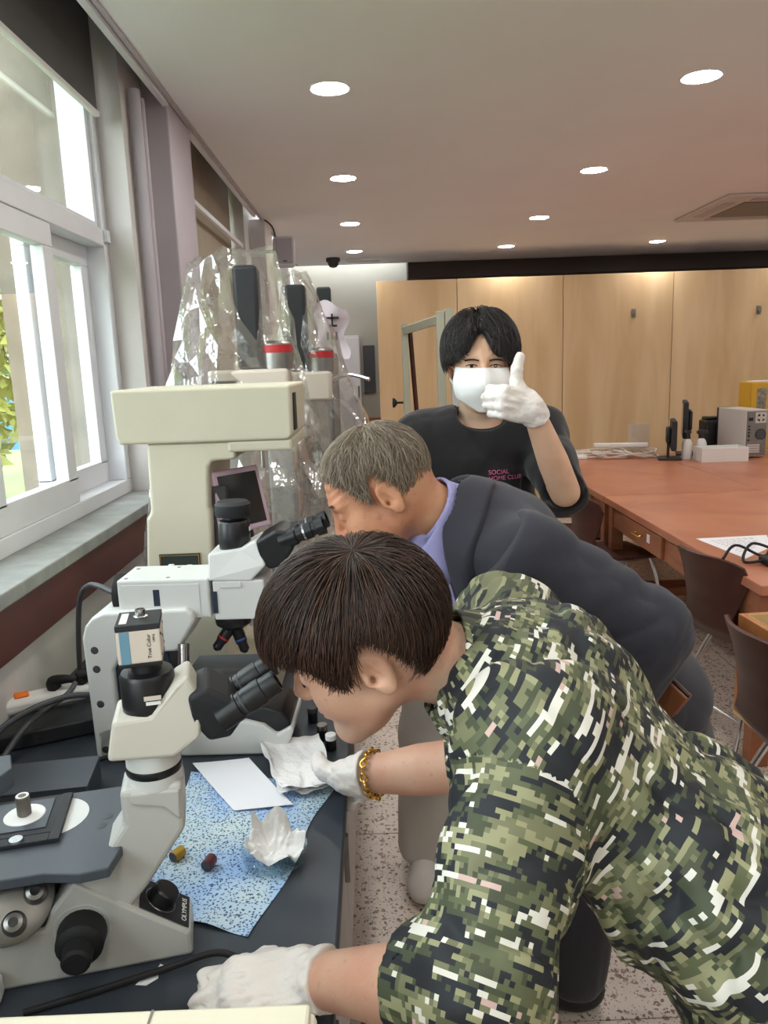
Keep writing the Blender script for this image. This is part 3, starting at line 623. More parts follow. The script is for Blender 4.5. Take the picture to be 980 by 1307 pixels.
# ================================================================== LAB BENCH
BX1 = -0.075; Y0B, Y1B = 0.12, 3.24
t = thing('lab_bench', 'long lab bench with a dark worktop along the window wall', 'bench', (0, 0, 0))
obj('worktop', B((XW + 0.001, Y0B, ZB - 0.03), (BX1, Y1B, ZB)), M_['bench'], t, smooth=False, bev=0.004)
obj('plinth', B((XW + 0.03, Y0B + 0.03, 0.0), (BX1 - 0.09, Y1B - 0.02, 0.09)), M_['dark_grey'], t, smooth=False)
obj('carcass', B((XW + 0.02, Y0B + 0.01, 0.09), (BX1 - 0.05, Y1B - 0.01, ZB - 0.03)), M_['bench_side'], t, smooth=False)
for k in range(6):
    ya = Y0B + 0.02 + k * 0.515
    d_ = obj('door', B((BX1 - 0.05, ya, 0.11), (BX1 - 0.03, ya + 0.5, 0.58)), M_['wall'], t, smooth=False, bev=0.003)
    obj('handle', B((BX1 - 0.03, ya + 0.42, 0.42), (BX1 - 0.018, ya + 0.435, 0.54)), M_['steel'], d_, smooth=False, bev=0.002)
    d_ = obj('drawer', B((BX1 - 0.05, ya, 0.595), (BX1 - 0.03, ya + 0.5, 0.77)), M_['wall'], t, smooth=False, bev=0.003)
    obj('handle', B((BX1 - 0.03, ya + 0.19, 0.68), (BX1 - 0.018, ya + 0.31, 0.695)), M_['dark_grey'], d_, smooth=False, bev=0.002)

# ------------------------------------------------------------------ inverted microscope (front)
im = thing('inverted_microscope', 'pale grey inverted microscope with a dark stage and a cube camera on top', 'microscope', (-0.271, 0.916, ZB + 0.0005), 12)
W0, W1 = 0.0, 0.072
bm = NB(); prism(bm, [(0, 0.0), (-0.001, 0.035), (-0.067, 0.0835), (-0.14, 0.138), (-0.172, 0.10), (-0.182, 0.078), (-0.40, 0.078), (-0.40, 0.0)], W0, W1); obj('base', bm, M_['scope_grey'], im, smooth=False, bev=0.005)
bm = NB(); box(bm, (-0.34, -0.03, 0.0), (-0.235, 0.0, 0.034)); obj('foot', bm, M_['scope_white'], im, smooth=False, bev=0.008, seg=3)
bm = NB(); box(bm, (-0.34, W1, 0.0), (-0.235, W1 + 0.03, 0.034)); obj('foot', bm, M_['scope_white'], im, smooth=False, bev=0.008, seg=3)
bm = NB(); prism(bm, [(0.005, 0.186), (-0.049, 0.111), (-0.075, 0.081), (-0.139, 0.130), (-0.108, 0.156), (-0.073, 0.205), (-0.073, 0.252), (0.006, 0.252)], W0 + 0.004, W1 - 0.004); obj('column', bm, M_['scope_grey'], im, smooth=False, bev=0.008, seg=3)
bm = NB(); prism(bm, [(-0.06, 0.232), (-0.02, 0.222), (0.0, 0.20), (0.002, 0.245), (-0.06, 0.248)], W0 + 0.001, W0 + 0.008); obj('column_shoulder', bm, M_['scope_grey'], im, smooth=False, bev=0.006, seg=3)
# sloped control panel
sl = Vector((0.066, 0, -0.0485)).normalized(); nrm = Vector((-sl.z, 0, sl.x)); yv = Vector((0, 1, 0))
PM = Matrix.Translation(Vector((-0.034, 0.036, 0.0593)) + nrm * 0.0012) @ Matrix(((sl.x, 0, nrm.x, 0), (0, 1, 0, 0), (sl.z, 0, nrm.z, 0), (0, 0, 0, 1)))
cp = obj('control_panel', B((-0.038, -0.031, 0), (0.037, 0.031, 0.0012)), M_['black_matte'], im, smooth=False, bev=0.001); cp.matrix_local = PM
bm = NB(); lathe(bm, [(0.021, 0.001), (0.0225, 0.0018), (0.0235, 0.001)], (-0.008, 0.0, 0)); obj('dial_ring', bm, M_['steel'], cp)
bm = NB(); lathe(bm, [(0, 0.001), (0.0195, 0.001), (0.019, 0.018), (0.0165, 0.0205), (0, 0.0205)], (-0.008, 0.0, 0)); obj('dial', bm, M_['black'], cp)
text('brand_lettering', 'OLYMPUS', 0.0105, M_['label_white'], cp, Matrix.Translation((0.029, 0, 0.0016)) @ Matrix.Rotation(R(90), 4, 'Z'))
# focus knobs on the near side
for s_, yb in ((-1, W0), (1, W1)):
    fk = obj('focus_knob', lathe(NB(), [(0, 0), (0.030, 0.0), (0.031, 0.004), (0.0295, 0.030), (0.026, 0.034), (0.019, 0.036), (0.018, 0.058), (0.014, 0.061), (0, 0.061)], (-0.135, yb, 0.068), (0, s_, 0), 22), M_['rubber'], im)
bm = NB(); lathe(bm, [(0.030, -0.001), (0.036, 0.001), (0.036, -0.001)], (-0.135, W0, 0.068), (0, -1, 0)); obj('knob_flange', bm, M_['scope_white'], im)
# stage
SZ = 0.176
bm = NB(); prism(bm, [(-0.075, 0.008), (-0.088, -0.038), (-0.122, -0.041), (-0.165, -0.028), (-0.30, -0.028), (-0.30, 0.16), (-0.09, 0.16), (-0.075, 0.10)], SZ - 0.014, SZ, 'xy'); st = obj('stage', bm, M_['stage_black'], im, smooth=False, bev=0.002)
for (x, y) in ((-0.103, 0.082), (-0.109, 0.060)):
    bm = NB(); lathe(bm, [(0.0075, 0.0003), (0.0065, 0.0006), (0.0, -0.0001 + 0.0004)], (x, y, SZ)); obj('stage_screw', bm, M_['dark_grey'], st)
bm = NB(); cyl(bm, (-0.178, 0.10, SZ), (-0.178, 0.10, SZ + 0.0006), 0.048, None, 40); obj('stage_opening', bm, M_['scope_white'], st)
sh = obj('slide_holder', B((-0.27, 0.055, SZ + 0.001), (-0.165, 0.150, SZ + 0.006)), M_['black_matte'], st, smooth=False, bev=0.001); 
sh.matrix_local = Matrix.Translation((0, 0, 0)) @ Matrix.Rotation(R(0), 4, 'Z')
obj('holder_plate', B((-0.255, 0.066, SZ + 0.006), (-0.18, 0.140, SZ + 0.0075)), M_['stage_black'], sh, smooth=False, bev=0.0005)
bm = NB(); lathe(bm, [(0.008, 0.0005), (0.008, 0.001), (0.026, 0.001), (0.027, 0.0)], (-0.214, 0.104, SZ + 0.0075), n=40); obj('insert_ring', bm, M_['label_white'], sh)
bm = NB(); lathe(bm, [(0.0, 0.0004), (0.008, 0.0006)], (-0.214, 0.104, SZ + 0.0075), n=24); obj('aperture', bm, M_['black'], sh)
obj('holder_arm', B((-0.30, 0.035, SZ + 0.001), (-0.172, 0.052, SZ + 0.007)), M_['black_matte'], st, smooth=False, bev=0.001)
obj('holder_arm', B((-0.172, 0.035, SZ + 0.001), (-0.158, 0.15, SZ + 0.007)), M_['black_matte'], st, smooth=False, bev=0.001)
bm = NB(); lathe(bm, [(0, 0.003), (0.0085, 0.003), (0.009, 0.0)], (-0.212, 0.043, SZ + 0.007), n=24); sc_ = obj('clamp_screw', bm, M_['chrome'], st)
bm = NB(); prism(bm, [(-0.36, 0.12), (-0.29, 0.12), (-0.25, 0.205), (-0.262, 0.25), (-0.36, 0.25)], SZ + 0.0005, SZ + 0.03, 'xy'); obj('stage_drive', bm, M_['stage_black'], st, smooth=False, bev=0.002)
# nosepiece with objectives under the stage
tr = obj('nosepiece', lathe(NB(), [(0, 0.0), (0.052, 0.0), (0.056, 0.003), (0.056, 0.010), (0.049, 0.014), (0.03, 0.018), (0, 0.020)], (-0.224, 0.020, 0.116), (0.15, -0.72, 0.68), 40), M_['steel'], im)
for a in range(5):
    ax, u_, v_ = axes((0.15, -0.72, 0.68)); c = Vector((-0.224, 0.020, 0.116)) + ax * 0.012 + (u_ * math.cos(a * 1.257 + 0.5) + v_ * math.sin(a * 1.257 + 0.5)) * 0.034
    bm = NB(); lathe(bm, [(0, 0), (0.0145, 0), (0.0145, 0.014), (0.011, 0.018), (0.011, 0.024), (0.006, 0.026), (0.006, 0.025)], c, ax, 24); obj('objective', bm, M_['steel'], tr); obj('lens', lathe(NB(), [(0, 0.0245), (0.0062, 0.0252)], c, ax, 18), M_['black'], tr)
obj('nosepiece_housing', B((-0.30, 0.035, 0.078), (-0.165, 0.068, 0.158)), M_['black'], im, smooth=False, bev=0.006)
obj('carrier_block', B((-0.225, 0.004, 0.078), (-0.168, 0.035, 0.092)), M_['black'], im, smooth=False, bev=0.002)
# tube, head, camera
nx, ny = -0.030, 0.036
bm = NB(); lathe(bm, [(0, 0.245), (0.0355, 0.245), (0.0355, 0.300), (0, 0.300)], (nx, ny, 0), n=40); obj('neck', bm, M_['scope_white'], im)
bm = NB(); lathe(bm, [(0.0358, 0.262), (0.0364, 0.263), (0.0364, 0.272), (0.0358, 0.273)], (nx, ny, 0), n=40); obj('neck_band', bm, M_['black'], im)
HS = [(-0.082, 0.299), (0.0, 0.293), (0.034, 0.316), (0.040, 0.362), (0.024, 0.398), (0.006, 0.388), (-0.026, 0.352), (-0.072, 0.350)]
bm = NB(); prism(bm, HS, -0.006, 0.080)
for v in bm.verts:
    if v.co.z > 0.345 and v.co.x > -0.01: v.co.y = 0.036 + (v.co.y - 0.036) * 0.72
    if v.co.z > 0.345 and v.co.x < -0.01: v.co.y = 0.036 + (v.co.y - 0.036) * 0.86
obj('head', bm, M_['scope_tan'], im, smooth=False, bev=0.006, seg=3)
bm = NB(); lathe(bm, [(0, 0.345), (0.034, 0.345), (0.0345, 0.395), (0.032, 0.400), (0.02, 0.402), (0.019, 0.418), (0, 0.418)], (nx + 0.002, ny, 0), n=40); co = obj('camera_collar', bm, M_['black'], im)
obj('serial_label', B((0.006, -0.0005, 0.366), (0.024, 0.0, 0.3705)), M_['label_white'], co, smooth=False).matrix_local = Matrix.Translation((nx - 0.005, ny - 0.0352, 0.0)) 
obj('serial_label', B((0.004, -0.0005, 0.372), (0.025, 0.0, 0.378)), M_['warm_white'], co, smooth=False).matrix_local = Matrix.Translation((nx - 0.005, ny - 0.0352, 0.0))
cx0, cx1, cy0, cy1 = -0.058, -0.005, 0.008, 0.066
CB = obj('camera', B((cx0, cy0, 0.420), (cx1, cy1, 0.463)), M_['warm_white'], im, smooth=False, bev=0.0015)
obj('camera_base_plate', B((cx0, cy0, 0.415), (cx1, cy1, 0.420)), M_['black'], CB, smooth=False, bev=0.001)
obj('camera_lid', B((cx0 - 0.0005, cy0 - 0.0005, 0.463), (cx1 + 0.0005, cy1 + 0.0005, 0.471)), M_['black_matte'], CB, smooth=False, bev=0.001)
obj('colour_stripe', B((cx0 + 0.004, cy0 - 0.0004, 0.4205), (cx0 + 0.016, cy0, 0.4625)), M_['blue_stripe'], CB, smooth=False)
text('camera_lettering', 'True Color', 0.0068, M_['black'], CB, Matrix.Translation((cx0 + 0.039, cy0 - 0.0003, 0.4415)) @ Matrix.Rotation(R(90), 4, 'X') @ Matrix.Rotation(R(90), 4, 'Z'))
text('camera_lettering', 'UM16', 0.0042, M_['black'], CB, Matrix.Translation((cx0 + 0.0452, cy0 - 0.0003, 0.452)) @ Matrix.Rotation(R(90), 4, 'X') @ Matrix.Rotation(R(90), 4, 'Z'))
bm = NB()
for (y, z) in ((0.014, 0.428), (0.014, 0.455), (0.06, 0.428), (0.06, 0.455), (0.022, 0.452), (0.045, 0.442)): cyl(bm, (cx1, y, z), (cx1 + 0.0006, y, z), 0.002, None, 10)
o = obj('camera_screws', bm, M_['black'], CB); o['kind'] = 'stuff'
bm = NB(); lathe(bm, [(0, 0.471), (0.009, 0.471), (0.009, 0.473), (0.0065, 0.474), (0.0065, 0.482), (0.005, 0.482), (0.005, 0.477), (0, 0.477)], (nx + 0.001, ny + 0.002, 0)); obj('camera_socket', bm, M_['chrome'], CB)
obj('paper_label', B((cx0 + 0.004, cy0 + 0.008, 0.471), (cx0 + 0.013, cy0 + 0.05, 0.4714)), M_['label_white'], CB, smooth=False)
# binocular tubes
bd = Vector((0.874, 0, 0.485))
bm = NB(); prism(bm, [(0.022, 0.372), (0.026, 0.335), (0.044, 0.303), (0.072, 0.305), (0.092, 0.335), (0.078, 0.362), (0.045, 0.382)], -0.004, 0.076)
for v in bm.verts:
    if v.co.z < 0.32: v.co.y = 0.036 + (v.co.y - 0.036) * 0.75
bi = obj('binocular_body', bm, M_['black_matte'], im, smooth=False, bev=0.006, seg=3)
for yy in (0.006, 0.066):
    p0 = Vector((0.06, yy, 0.3335))
    et = obj('eyepiece_tube', lathe(NB(), [(0, 0), (0.0185, 0.0), (0.0185, 0.030), (0.0165, 0.031), (0.0165, 0.048), (0, 0.048)], p0, bd, 32), M_['black'], bi)
    obj('eyepiece', lathe(NB(), [(0.0155, 0.040), (0.0175, 0.041), (0.018, 0.060), (0.0175, 0.066), (0.016, 0.067), (0.016, 0.084), (0.0155, 0.088), (0.012, 0.088), (0.012, 0.084), (0, 0.083)], p0, bd, 32), M_['black'], bi)
    obj('index_ring', lathe(NB(), [(0.0168, 0.035), (0.0174, 0.0355), (0.0174, 0.0375), (0.0168, 0.038)], p0, bd, 32), M_['dark_grey'], bi)
# grey cylinder specimen standing on the stage
wm = Matrix.Translation((-0.271, 0.916, ZB)) @ Matrix.Rotation(R(12), 4, 'Z')
def imw(x, y, z): return tuple(wm @ Vector((x, y, z)))
def specimen(loc, lying, m_body, m_end, label, rz=0):
    t = thing('specimen_mount', label, 'specimen', loc, rz)
    if lying: prof_o, ax = (-0.011, 0, 0.0095), (1, 0, 0)
    else: prof_o, ax = (0, 0, 0), (0, 0, 1)
    L = 0.022 if lying else 0.028
    obj('cylinder', lathe(NB(), [(0, 0), (0.0085, 0), (0.0092, 0.0008), (0.0092, L - 0.0008), (0.0085, L), (0, L)], prof_o, ax, 28), m_body, t)
    obj('polished_face', lathe(NB(), [(0, -0.0004), (0.0082, -0.0003), (0.0086, 0.0003)] if lying else [(0.0055, L + 0.0001), (0.0085, L + 0.0003), (0.0085, L)], prof_o, ax, 28), m_end, t)
specimen(imw(-0.214, 0.104, SZ + 0.0095), False, M_['grey_sample'], M_['label_white'], 'grey cylindrical specimen standing on the dark microscope stage')
specimen((-0.343, 1.125, ZB + 0.0015), True, M_['gold_sample'], M_['dark_grey'], 'yellow cylindrical specimen lying on the blue patterned cloth', 60)
specimen((-0.287, 1.100, ZB + 0.0015), True, M_['red_sample'], M_['dark_grey'], 'dark red cylindrical specimen lying on the blue patterned cloth', 75)

# ------------------------------------------------------------------ upright microscope (behind)
um = thing('upright_microscope', 'white upright microscope with black binocular tube and round camera', 'microscope', (-0.19, 1.455, ZB + 0.0005), -2)
bm = NB(); prism(bm, [(-0.40, 0), (-0.016, 0), (0.004, 0.05), (0.002, 0.062), (-0.03, 0.045), (-0.055, 0.066), (-0.09, 0.076), (-0.36, 0.076), (-0.40, 0.06)], 0, 0.15); obj('base', bm, M_['scope_white'], um, smooth=False, bev=0.006, seg=3)
bm = NB(); prism(bm, [(-0.002, 0.052), (-0.03, 0.038), (-0.06, 0.062), (-0.17, 0.07), (-0.17, 0.088), (-0.10, 0.100), (-0.055, 0.100), (-0.02, 0.088), (-0.004, 0.068)], 0.010, 0.14); obj('control_cover', bm, M_['black'], um, smooth=True, bev=0.004, ang=40)
bm = NB(); prism(bm, [(-0.405, 0.0), (-0.408, 0.26), (-0.400, 0.285), (-0.385, 0.302), (-0.36, 0.312), (-0.195, 0.316), (-0.182, 0.306), (-0.180, 0.290), (-0.218, 0.228), (-0.31, 0.226), (-0.338, 0.215), (-0.352, 0.19), (-0.352, 0.0)], 0, 0.14); sd = obj('stand', bm, M_['scope_white'], um, smooth=False, bev=0.006, seg=3)
obj('inner_panel', B((-0.352, 0.012, 0.075), (-0.24, 0.128, 0.228)), M_['navy_panel'], um, smooth=False, bev=0.003)
for z in (0.235, 0.195, 0.12, 0.02): bm = NB(); lathe(bm, [(0, 0.0005), (0.006, 0.0006), (0.008, 0.0)], (-0.385, 0, z), (0, -1, 0), 16); obj('side_socket', bm, M_['dark_grey'] if z > 0.15 else M_['steel'], sd)
ab = obj('illuminator_arm', B((-0.335, 0.02, 0.29), (-0.150, 0.135, 0.372)), M_['scope_white'], um, smooth=False, bev=0.004)
obj('slot_cover', B((-0.263, 0.0185, 0.318), (-0.25, 0.0205, 0.352)), M_['navy_panel'], ab, smooth=False)
obj('panel_plate', B((-0.325, 0.0188, 0.298), (-0.17, 0.0202, 0.362)), M_['scope_white'], ab, smooth=False, bev=0.0005)
for (x, y) in ((-0.32, 0.035), (-0.32, 0.11), (-0.235, 0.035), (-0.235, 0.115)): bm = NB(); cyl(bm, (x, y, 0.372), (x, y, 0.3728), 0.004, None, 12); obj('cap_screw', bm, M_['steel'], ab)
bm = NB(); lathe(bm, [(0, 0), (0.04, 0), (0.042, 0.004), (0.042, 0.018), (0, 0.018)], (-0.336, 0.078, 0.33), (-1, 0, 0), 28); obj('lamp_housing_cap', bm, M_['rubber'], um)
ib = obj('intermediate_tube', B((-0.143, 0.02, 0.285), (-0.040, 0.125, 0.366)), M_['scope_white'], um, smooth=False, bev=0.003)
obj('slider_slot', B((-0.1445, 0.0185, 0.30), (-0.135, 0.022, 0.345)), M_['navy_panel'], ib, smooth=False)
obj('filter_tab', B((-0.128, 0.0175, 0.352), (-0.085, 0.021, 0.364)), M_['scope_white'], ib, smooth=False, bev=0.001)
bm = NB(); prism(bm, [(-0.150, 0.367), (-0.066, 0.364), (-0.034, 0.396), (-0.052, 0.446), (-0.085, 0.428), (-0.150, 0.419)], 0.018, 0.125)
for v in bm.verts:
    if v.co.z > 0.41: v.co.y = 0.072 + (v.co.y - 0.072) * 0.8
obj('head', bm, M_['scope_white'], um, smooth=False, bev=0.004)
bm = NB(); lathe(bm, [(0, 0.418), (0.031, 0.418), (0.032, 0.422), (0.032, 0.474), (0.029, 0.479), (0.017, 0.481), (0.017, 0.489), (0, 0.489)], (-0.103, 0.072, 0), n=36); obj('camera_collar', bm, M_['black'], um)
obj('collar_clip', B((-0.0705, 0.06, 0.458), (-0.069, 0.066, 0.466)), M_['label_white'], um, smooth=False)
bm = NB(); lathe(bm, [(0, 0.488), (0.034, 0.488), (0.036, 0.491), (0.036, 0.512), (0.03, 0.518), (0, 0.519)], (-0.103, 0.072, 0), n=36); obj('camera', bm, M_['black_matte'], um)
ud = Vector((0.946, 0, 0.324))
bm = NB(); prism(bm, [(-0.052, 0.444), (-0.046, 0.405), (-0.028, 0.385), (0.0, 0.394), (0.024, 0.428), (0.014, 0.462), (-0.012, 0.466)], 0.022, 0.122); ub = obj('binocular_body', bm, M_['black'], um, smooth=False, bev=0.006, seg=3)
for yy in (0.036, 0.098):
    p0 = Vector((-0.005, yy, 0.440))
    obj('eyepiece_tube', lathe(NB(), [(0, 0), (0.0185, 0), (0.0185, 0.034), (0.015, 0.036), (0.015, 0.05), (0, 0.05)], p0, ud, 28), M_['black'], ub)
    obj('eyepiece', lathe(NB(), [(0.013, 0.044), (0.0165, 0.046), (0.0165, 0.068), (0.0135, 0.069), (0.0135, 0.076), (0.0175, 0.078), (0.018, 0.094), (0.013, 0.094), (0.013, 0.09), (0, 0.089)], p0, ud, 28), M_['black'], ub)
    obj('diopter_ring', lathe(NB(), [(0.0162, 0.05), (0.0172, 0.0505), (0.0172, 0.054), (0.0162, 0.0545)], p0, ud, 28), M_['chrome'], ub)
bm = NB(); lathe(bm, [(0, 0.266), (0.034, 0.286), (0.038, 0.276), (0.036, 0.262), (0.02, 0.25), (0, 0.248)], (-0.118, 0.072, 0), n=30); nn_ = obj('nosepiece', bm, M_['black'], um)
for k, (dx, dy, dz) in enumerate(((-0.55, -0.25, -0.75), (0.35, -0.1, -1), (0.1, 0.5, -0.8))):
    d_ = Vector((dx, dy, dz)).normalized(); p0 = Vector((-0.118, 0.072, 0.262)) + d_ * 0.012
    ob_ = obj('objective', lathe(NB(), [(0, 0), (0.012, 0), (0.0125, 0.03), (0.010, 0.036), (0.010, 0.05), (0.004, 0.056), (0, 0.056)], p0, d_, 22), M_['black'], nn_)
    obj('colour_ring', lathe(NB(), [(0.0122, 0.024), (0.0127, 0.0245), (0.0127, 0.028), (0.0122, 0.0285)], p0, d_, 22), [M_['red'], M_['lens_blue'], M_['brass']][k], nn_)
us = obj('stage', B((-0.22, -0.01, 0.150), (-0.045, 0.155, 0.160)), M_['stage_black'], um, smooth=False, bev=0.002)
obj('stage_bracket', B((-0.26, 0.03, 0.09), (-0.19, 0.11, 0.150)), M_['black_matte'], um, smooth=False, bev=0.003)
obj('glass_slide', B((-0.17, 0.045, 0.160), (-0.095, 0.070, 0.1612)), M_['dish_glass'], us, smooth=False)
bm = NB(); cyl(bm, (-0.205, -0.012, 0.20), (-0.205, 0.0, 0.245), 0.012, None, 20); obj('condenser_knob', bm, M_['chrome'], um)
bm = NB(); lathe(bm, [(0, 0), (0.03, 0), (0.03, 0.03), (0.02, 0.032), (0.02, 0.05), (0, 0.05)], (-0.27, 0.0, 0.11), (0, -1, 0), 26); obj('focus_knob', bm, M_['rubber'], um)
obj('field_lens_mount', lathe(NB(), [(0, 0.09), (0.03, 0.09), (0.028, 0.115), (0.022, 0.12), (0, 0.12)], (-0.118, 0.072, 0), n=28), M_['black'], um)

# ------------------------------------------------------------------ big cream instrument
ci = thing('cream_microscope', 'large old cream microscope with a heavy box head', 'microscope', (0, 0, ZB + 0.0005))
def zb(z): return z - ZB
bm = NB(); prism(bm, [(-0.585, zb(1.455)), (-0.578, zb(1.437)), (-0.196, zb(1.437)), (-0.186, zb(1.445)), (-0.184, zb(1.56)), (-0.588, zb(1.56))], 1.75, 2.10); ch = obj('head_housing', bm, M_['cream'], ci, smooth=False, bev=0.007, seg=3)
obj('under_housing', B((-0.335, 1.755, zb(1.412)), (-0.188, 2.09, zb(1.437))), M_['cream'], ci, smooth=False, bev=0.006)
obj('end_plate', B((-0.186, 1.79, zb(1.455)), (-0.181, 1.84, zb(1.54))), M_['black_matte'], ci, smooth=False)
bm = NB(); prism(bm, [(-0.520, zb(1.437)), (-0.318, zb(1.437)), (-0.318, zb(1.395)), (-0.372, zb(1.392)), (-0.382, zb(1.38)), (-0.388, zb(1.285)), (-0.385, zb(1.275)), (-0.392, zb(1.10)), (-0.365, zb(0.90)), (-0.25, zb(0.88)), (-0.25, 0), (-0.56, 0), (-0.545, zb(1.15)), (-0.536, zb(1.262)), (-0.525, zb(1.278))], 1.76, 2.04); obj('column', bm, M_['cream'], ci, smooth=False, bev=0.008, seg=3)
np_ = obj('name_plate', B((-0.513, 1.756, zb(1.125)), (-0.418, 1.7605, zb(1.178))), mat('plate_green', (44, 54, 50), 0.4), ci, smooth=False)
bm = NB()
for lo, hi in (((-0.511, 1.7545, zb(1.174)), (-0.420, 1.756, zb(1.1755))), ((-0.511, 1.7545, zb(1.128)), (-0.420, 1.756, zb(1.1295))), ((-0.511, 1.7545, zb(1.1295)), (-0.5095, 1.756, zb(1.174))), ((-0.4215, 1.7545, zb(1.1295)), (-0.420, 1.756, zb(1.174)))): box(bm, lo, hi)
obj('plate_border', bm, M_['brass'], np_, smooth=False)
obj('plate_switch', B((-0.492, 1.748, zb(1.137)), (-0.478, 1.756, zb(1.155))), M_['label_white'], np_, smooth=False, bev=0.002)
obj('plate_switch', B((-0.45, 1.748, zb(1.137)), (-0.436, 1.756, zb(1.152))), M_['label_white'], np_, smooth=False, bev=0.002)
bm = NB(); cyl(bm, (-0.262, 1.79, zb(1.412)), (-0.262, 1.79, zb(1.37)), 0.005, None, 12); obj('probe_rod', bm, M_['chrome'], ci)
obj('cable_duct', B((-0.388, 1.79, zb(1.16)), (-0.352, 1.83, zb(1.33))), M_['dark_grey'], ci, smooth=False, bev=0.004)

# lilac framed display on an arm, just behind the upright microscope
t = thing('display_screen', 'small tilted display with a lilac frame beside the cream microscope', 'screen', (-0.322, 1.82, ZB + 0.0005), 0)
Wd, Hd = 0.15, 0.155
TM = Matrix.Translation((-0.012, 0.03, 0.465)) @ Matrix.Rotation(R(52), 4, 'Z') @ Matrix.Rotation(R(-14), 4, 'X')
o = obj('bezel', B((-Wd / 2, -0.012, -Hd / 2), (Wd / 2, 0.012, Hd / 2)), M_['pink_plastic'], t, smooth=False, bev=0.005); o.matrix_local = TM
o2 = obj('screen', B((-Wd / 2 + 0.014, -0.0135, -Hd / 2 + 0.014), (Wd / 2 - 0.014, -0.0118, Hd / 2 - 0.014)), M_['screen'], o, smooth=False)
bm = NB(); tube(bm, [(0.0, 0.10, 0.0), (0.0, 0.10, 0.3), (-0.005, 0.05, 0.44)], 0.011, 12); obj('arm', bm, M_['dark_grey'], t)
bm = NB(); lathe(bm, [(0, 0), (0.06, 0), (0.058, 0.014), (0, 0.016)], (0.0, 0.10, 0)); obj('foot', bm, M_['dark_grey'], t)

# ------------------------------------------------------------------ small things on the bench
def cloth_mat():
    m = D.materials.new('speckled_cloth'); m.use_nodes = True; nt = m.node_tree; p = nt.nodes['Principled BSDF']; tc = nt.nodes.new('ShaderNodeTexCoord')
    v = nt.nodes.new('ShaderNodeTexVoronoi'); v.feature = 'F1'; v.inputs['Scale'].default_value = 215
    n = nt.nodes.new('ShaderNodeTexNoise'); n.inputs['Scale'].default_value = 60; n.inputs['Detail'].default_value = 2
    va = nt.nodes.new('ShaderNodeVectorMath'); va.operation = 'MULTIPLY_ADD'; va.inputs[1].default_value = (0.014,) * 3
    nt.links.new(tc.outputs['Object'], n.inputs['Vector']); nt.links.new(n.outputs['Color'], va.inputs[0]); nt.links.new(tc.outputs['Object'], va.inputs[2]); nt.links.new(va.outputs[0], v.inputs['Vector'])
    r = nt.nodes.new('ShaderNodeValToRGB'); r.color_ramp.interpolation = 'EASE'
    e = r.color_ramp.elements; e[0].position = 0.22; e[0].color = (*lin((58, 84, 134)), 1); e[1].position = 0.5; e[1].color = (*lin((212, 228, 242)), 1)
    nt.links.new(v.outputs['Distance'], r.inputs[0])
    n2 = nt.nodes.new('ShaderNodeTexNoise'); n2.inputs['Scale'].default_value = 7; nt.links.new(tc.outputs['Object'], n2.inputs['Vector'])
    mx = nt.nodes.new('ShaderNodeMixRGB'); mx.blend_type = 'MULTIPLY'; r2 = nt.nodes.new('ShaderNodeValToRGB'); r2.color_ramp.elements[0].color = (*lin((150, 190, 236)), 1); r2.color_ramp.elements[1].color = (*lin((236, 240, 220)), 1); r2.color_ramp.elements[0].position = 0.4; r2.color_ramp.elements[1].position = 0.62
    mx.inputs[0].default_value = 0.7; nt.links.new(n2.outputs['Fac'], r2.inputs[0]); nt.links.new(r.outputs[0], mx.inputs[1]); nt.links.new(r2.outputs[0], mx.inputs[2]); nt.links.new(mx.outputs[0], p.inputs['Base Color']); p.inputs['Roughness'].default_value = 0.85
    MATS['cloth'] = m
cloth_mat()
bm = NB(); ca = [Vector(p) for p in ((-0.385, 1.40, 0), (-0.098, 1.335, 0), (-0.196, 0.942, 0), (-0.40, 1.02, 0))]
def clf(u, v):
    p = ca[0].lerp(ca[1], u).lerp(ca[3].lerp(ca[2], u), v)
    e = 0.006 * math.sin(9 * v + 2 * u) * (1 if u in (0, 1) else 0)
    p.x += e; z = 0.0012 + 0.0012 * (1 + math.sin(14 * u + 5 * v)) * (0.5 + 0.5 * math.sin(11 * v - 3 * u))
    if v > 0.93: z += 0.004 * (v - 0.93) / 0.07 * (0.5 + 0.5 * math.sin(12 * u))
    return (p.x, p.y, ZB + z)
grid(bm, 40, 40, clf); tag(obj('patterned_cloth', bm, MATS['cloth'], None), 'blue and white speckled cloth sheet spread on the dark worktop', 'cloth')
bm = NB(); pa = [Vector(p) for p in ((-0.388, 1.425, 0), (-0.275, 1.428, 0), (-0.170, 1.262, 0), (-0.274, 1.25, 0))]
grid(bm, 10, 10, lambda u, v: tuple(pa[0].lerp(pa[1], u).lerp(pa[3].lerp(pa[2], u), v) + Vector((0, 0, ZB + 0.0055 + 0.006 * (v - 0.5) ** 2 + 0.005 * u * u * (1 - v)))), 0.0006)
tag(obj('white_envelope', bm, M_['paper'], None), 'plain white folded paper lying on the patterned cloth', 'paper')
from mathutils import noise as MN
tm_ = mat('tissue', (240, 238, 236), 0.95, bump=0.35, bscale=90)
ta = [Vector(p) for p in ((-0.258, 1.462, 0), (-0.145, 1.492, 0), (-0.100, 1.300, 0), (-0.196, 1.285, 0))]
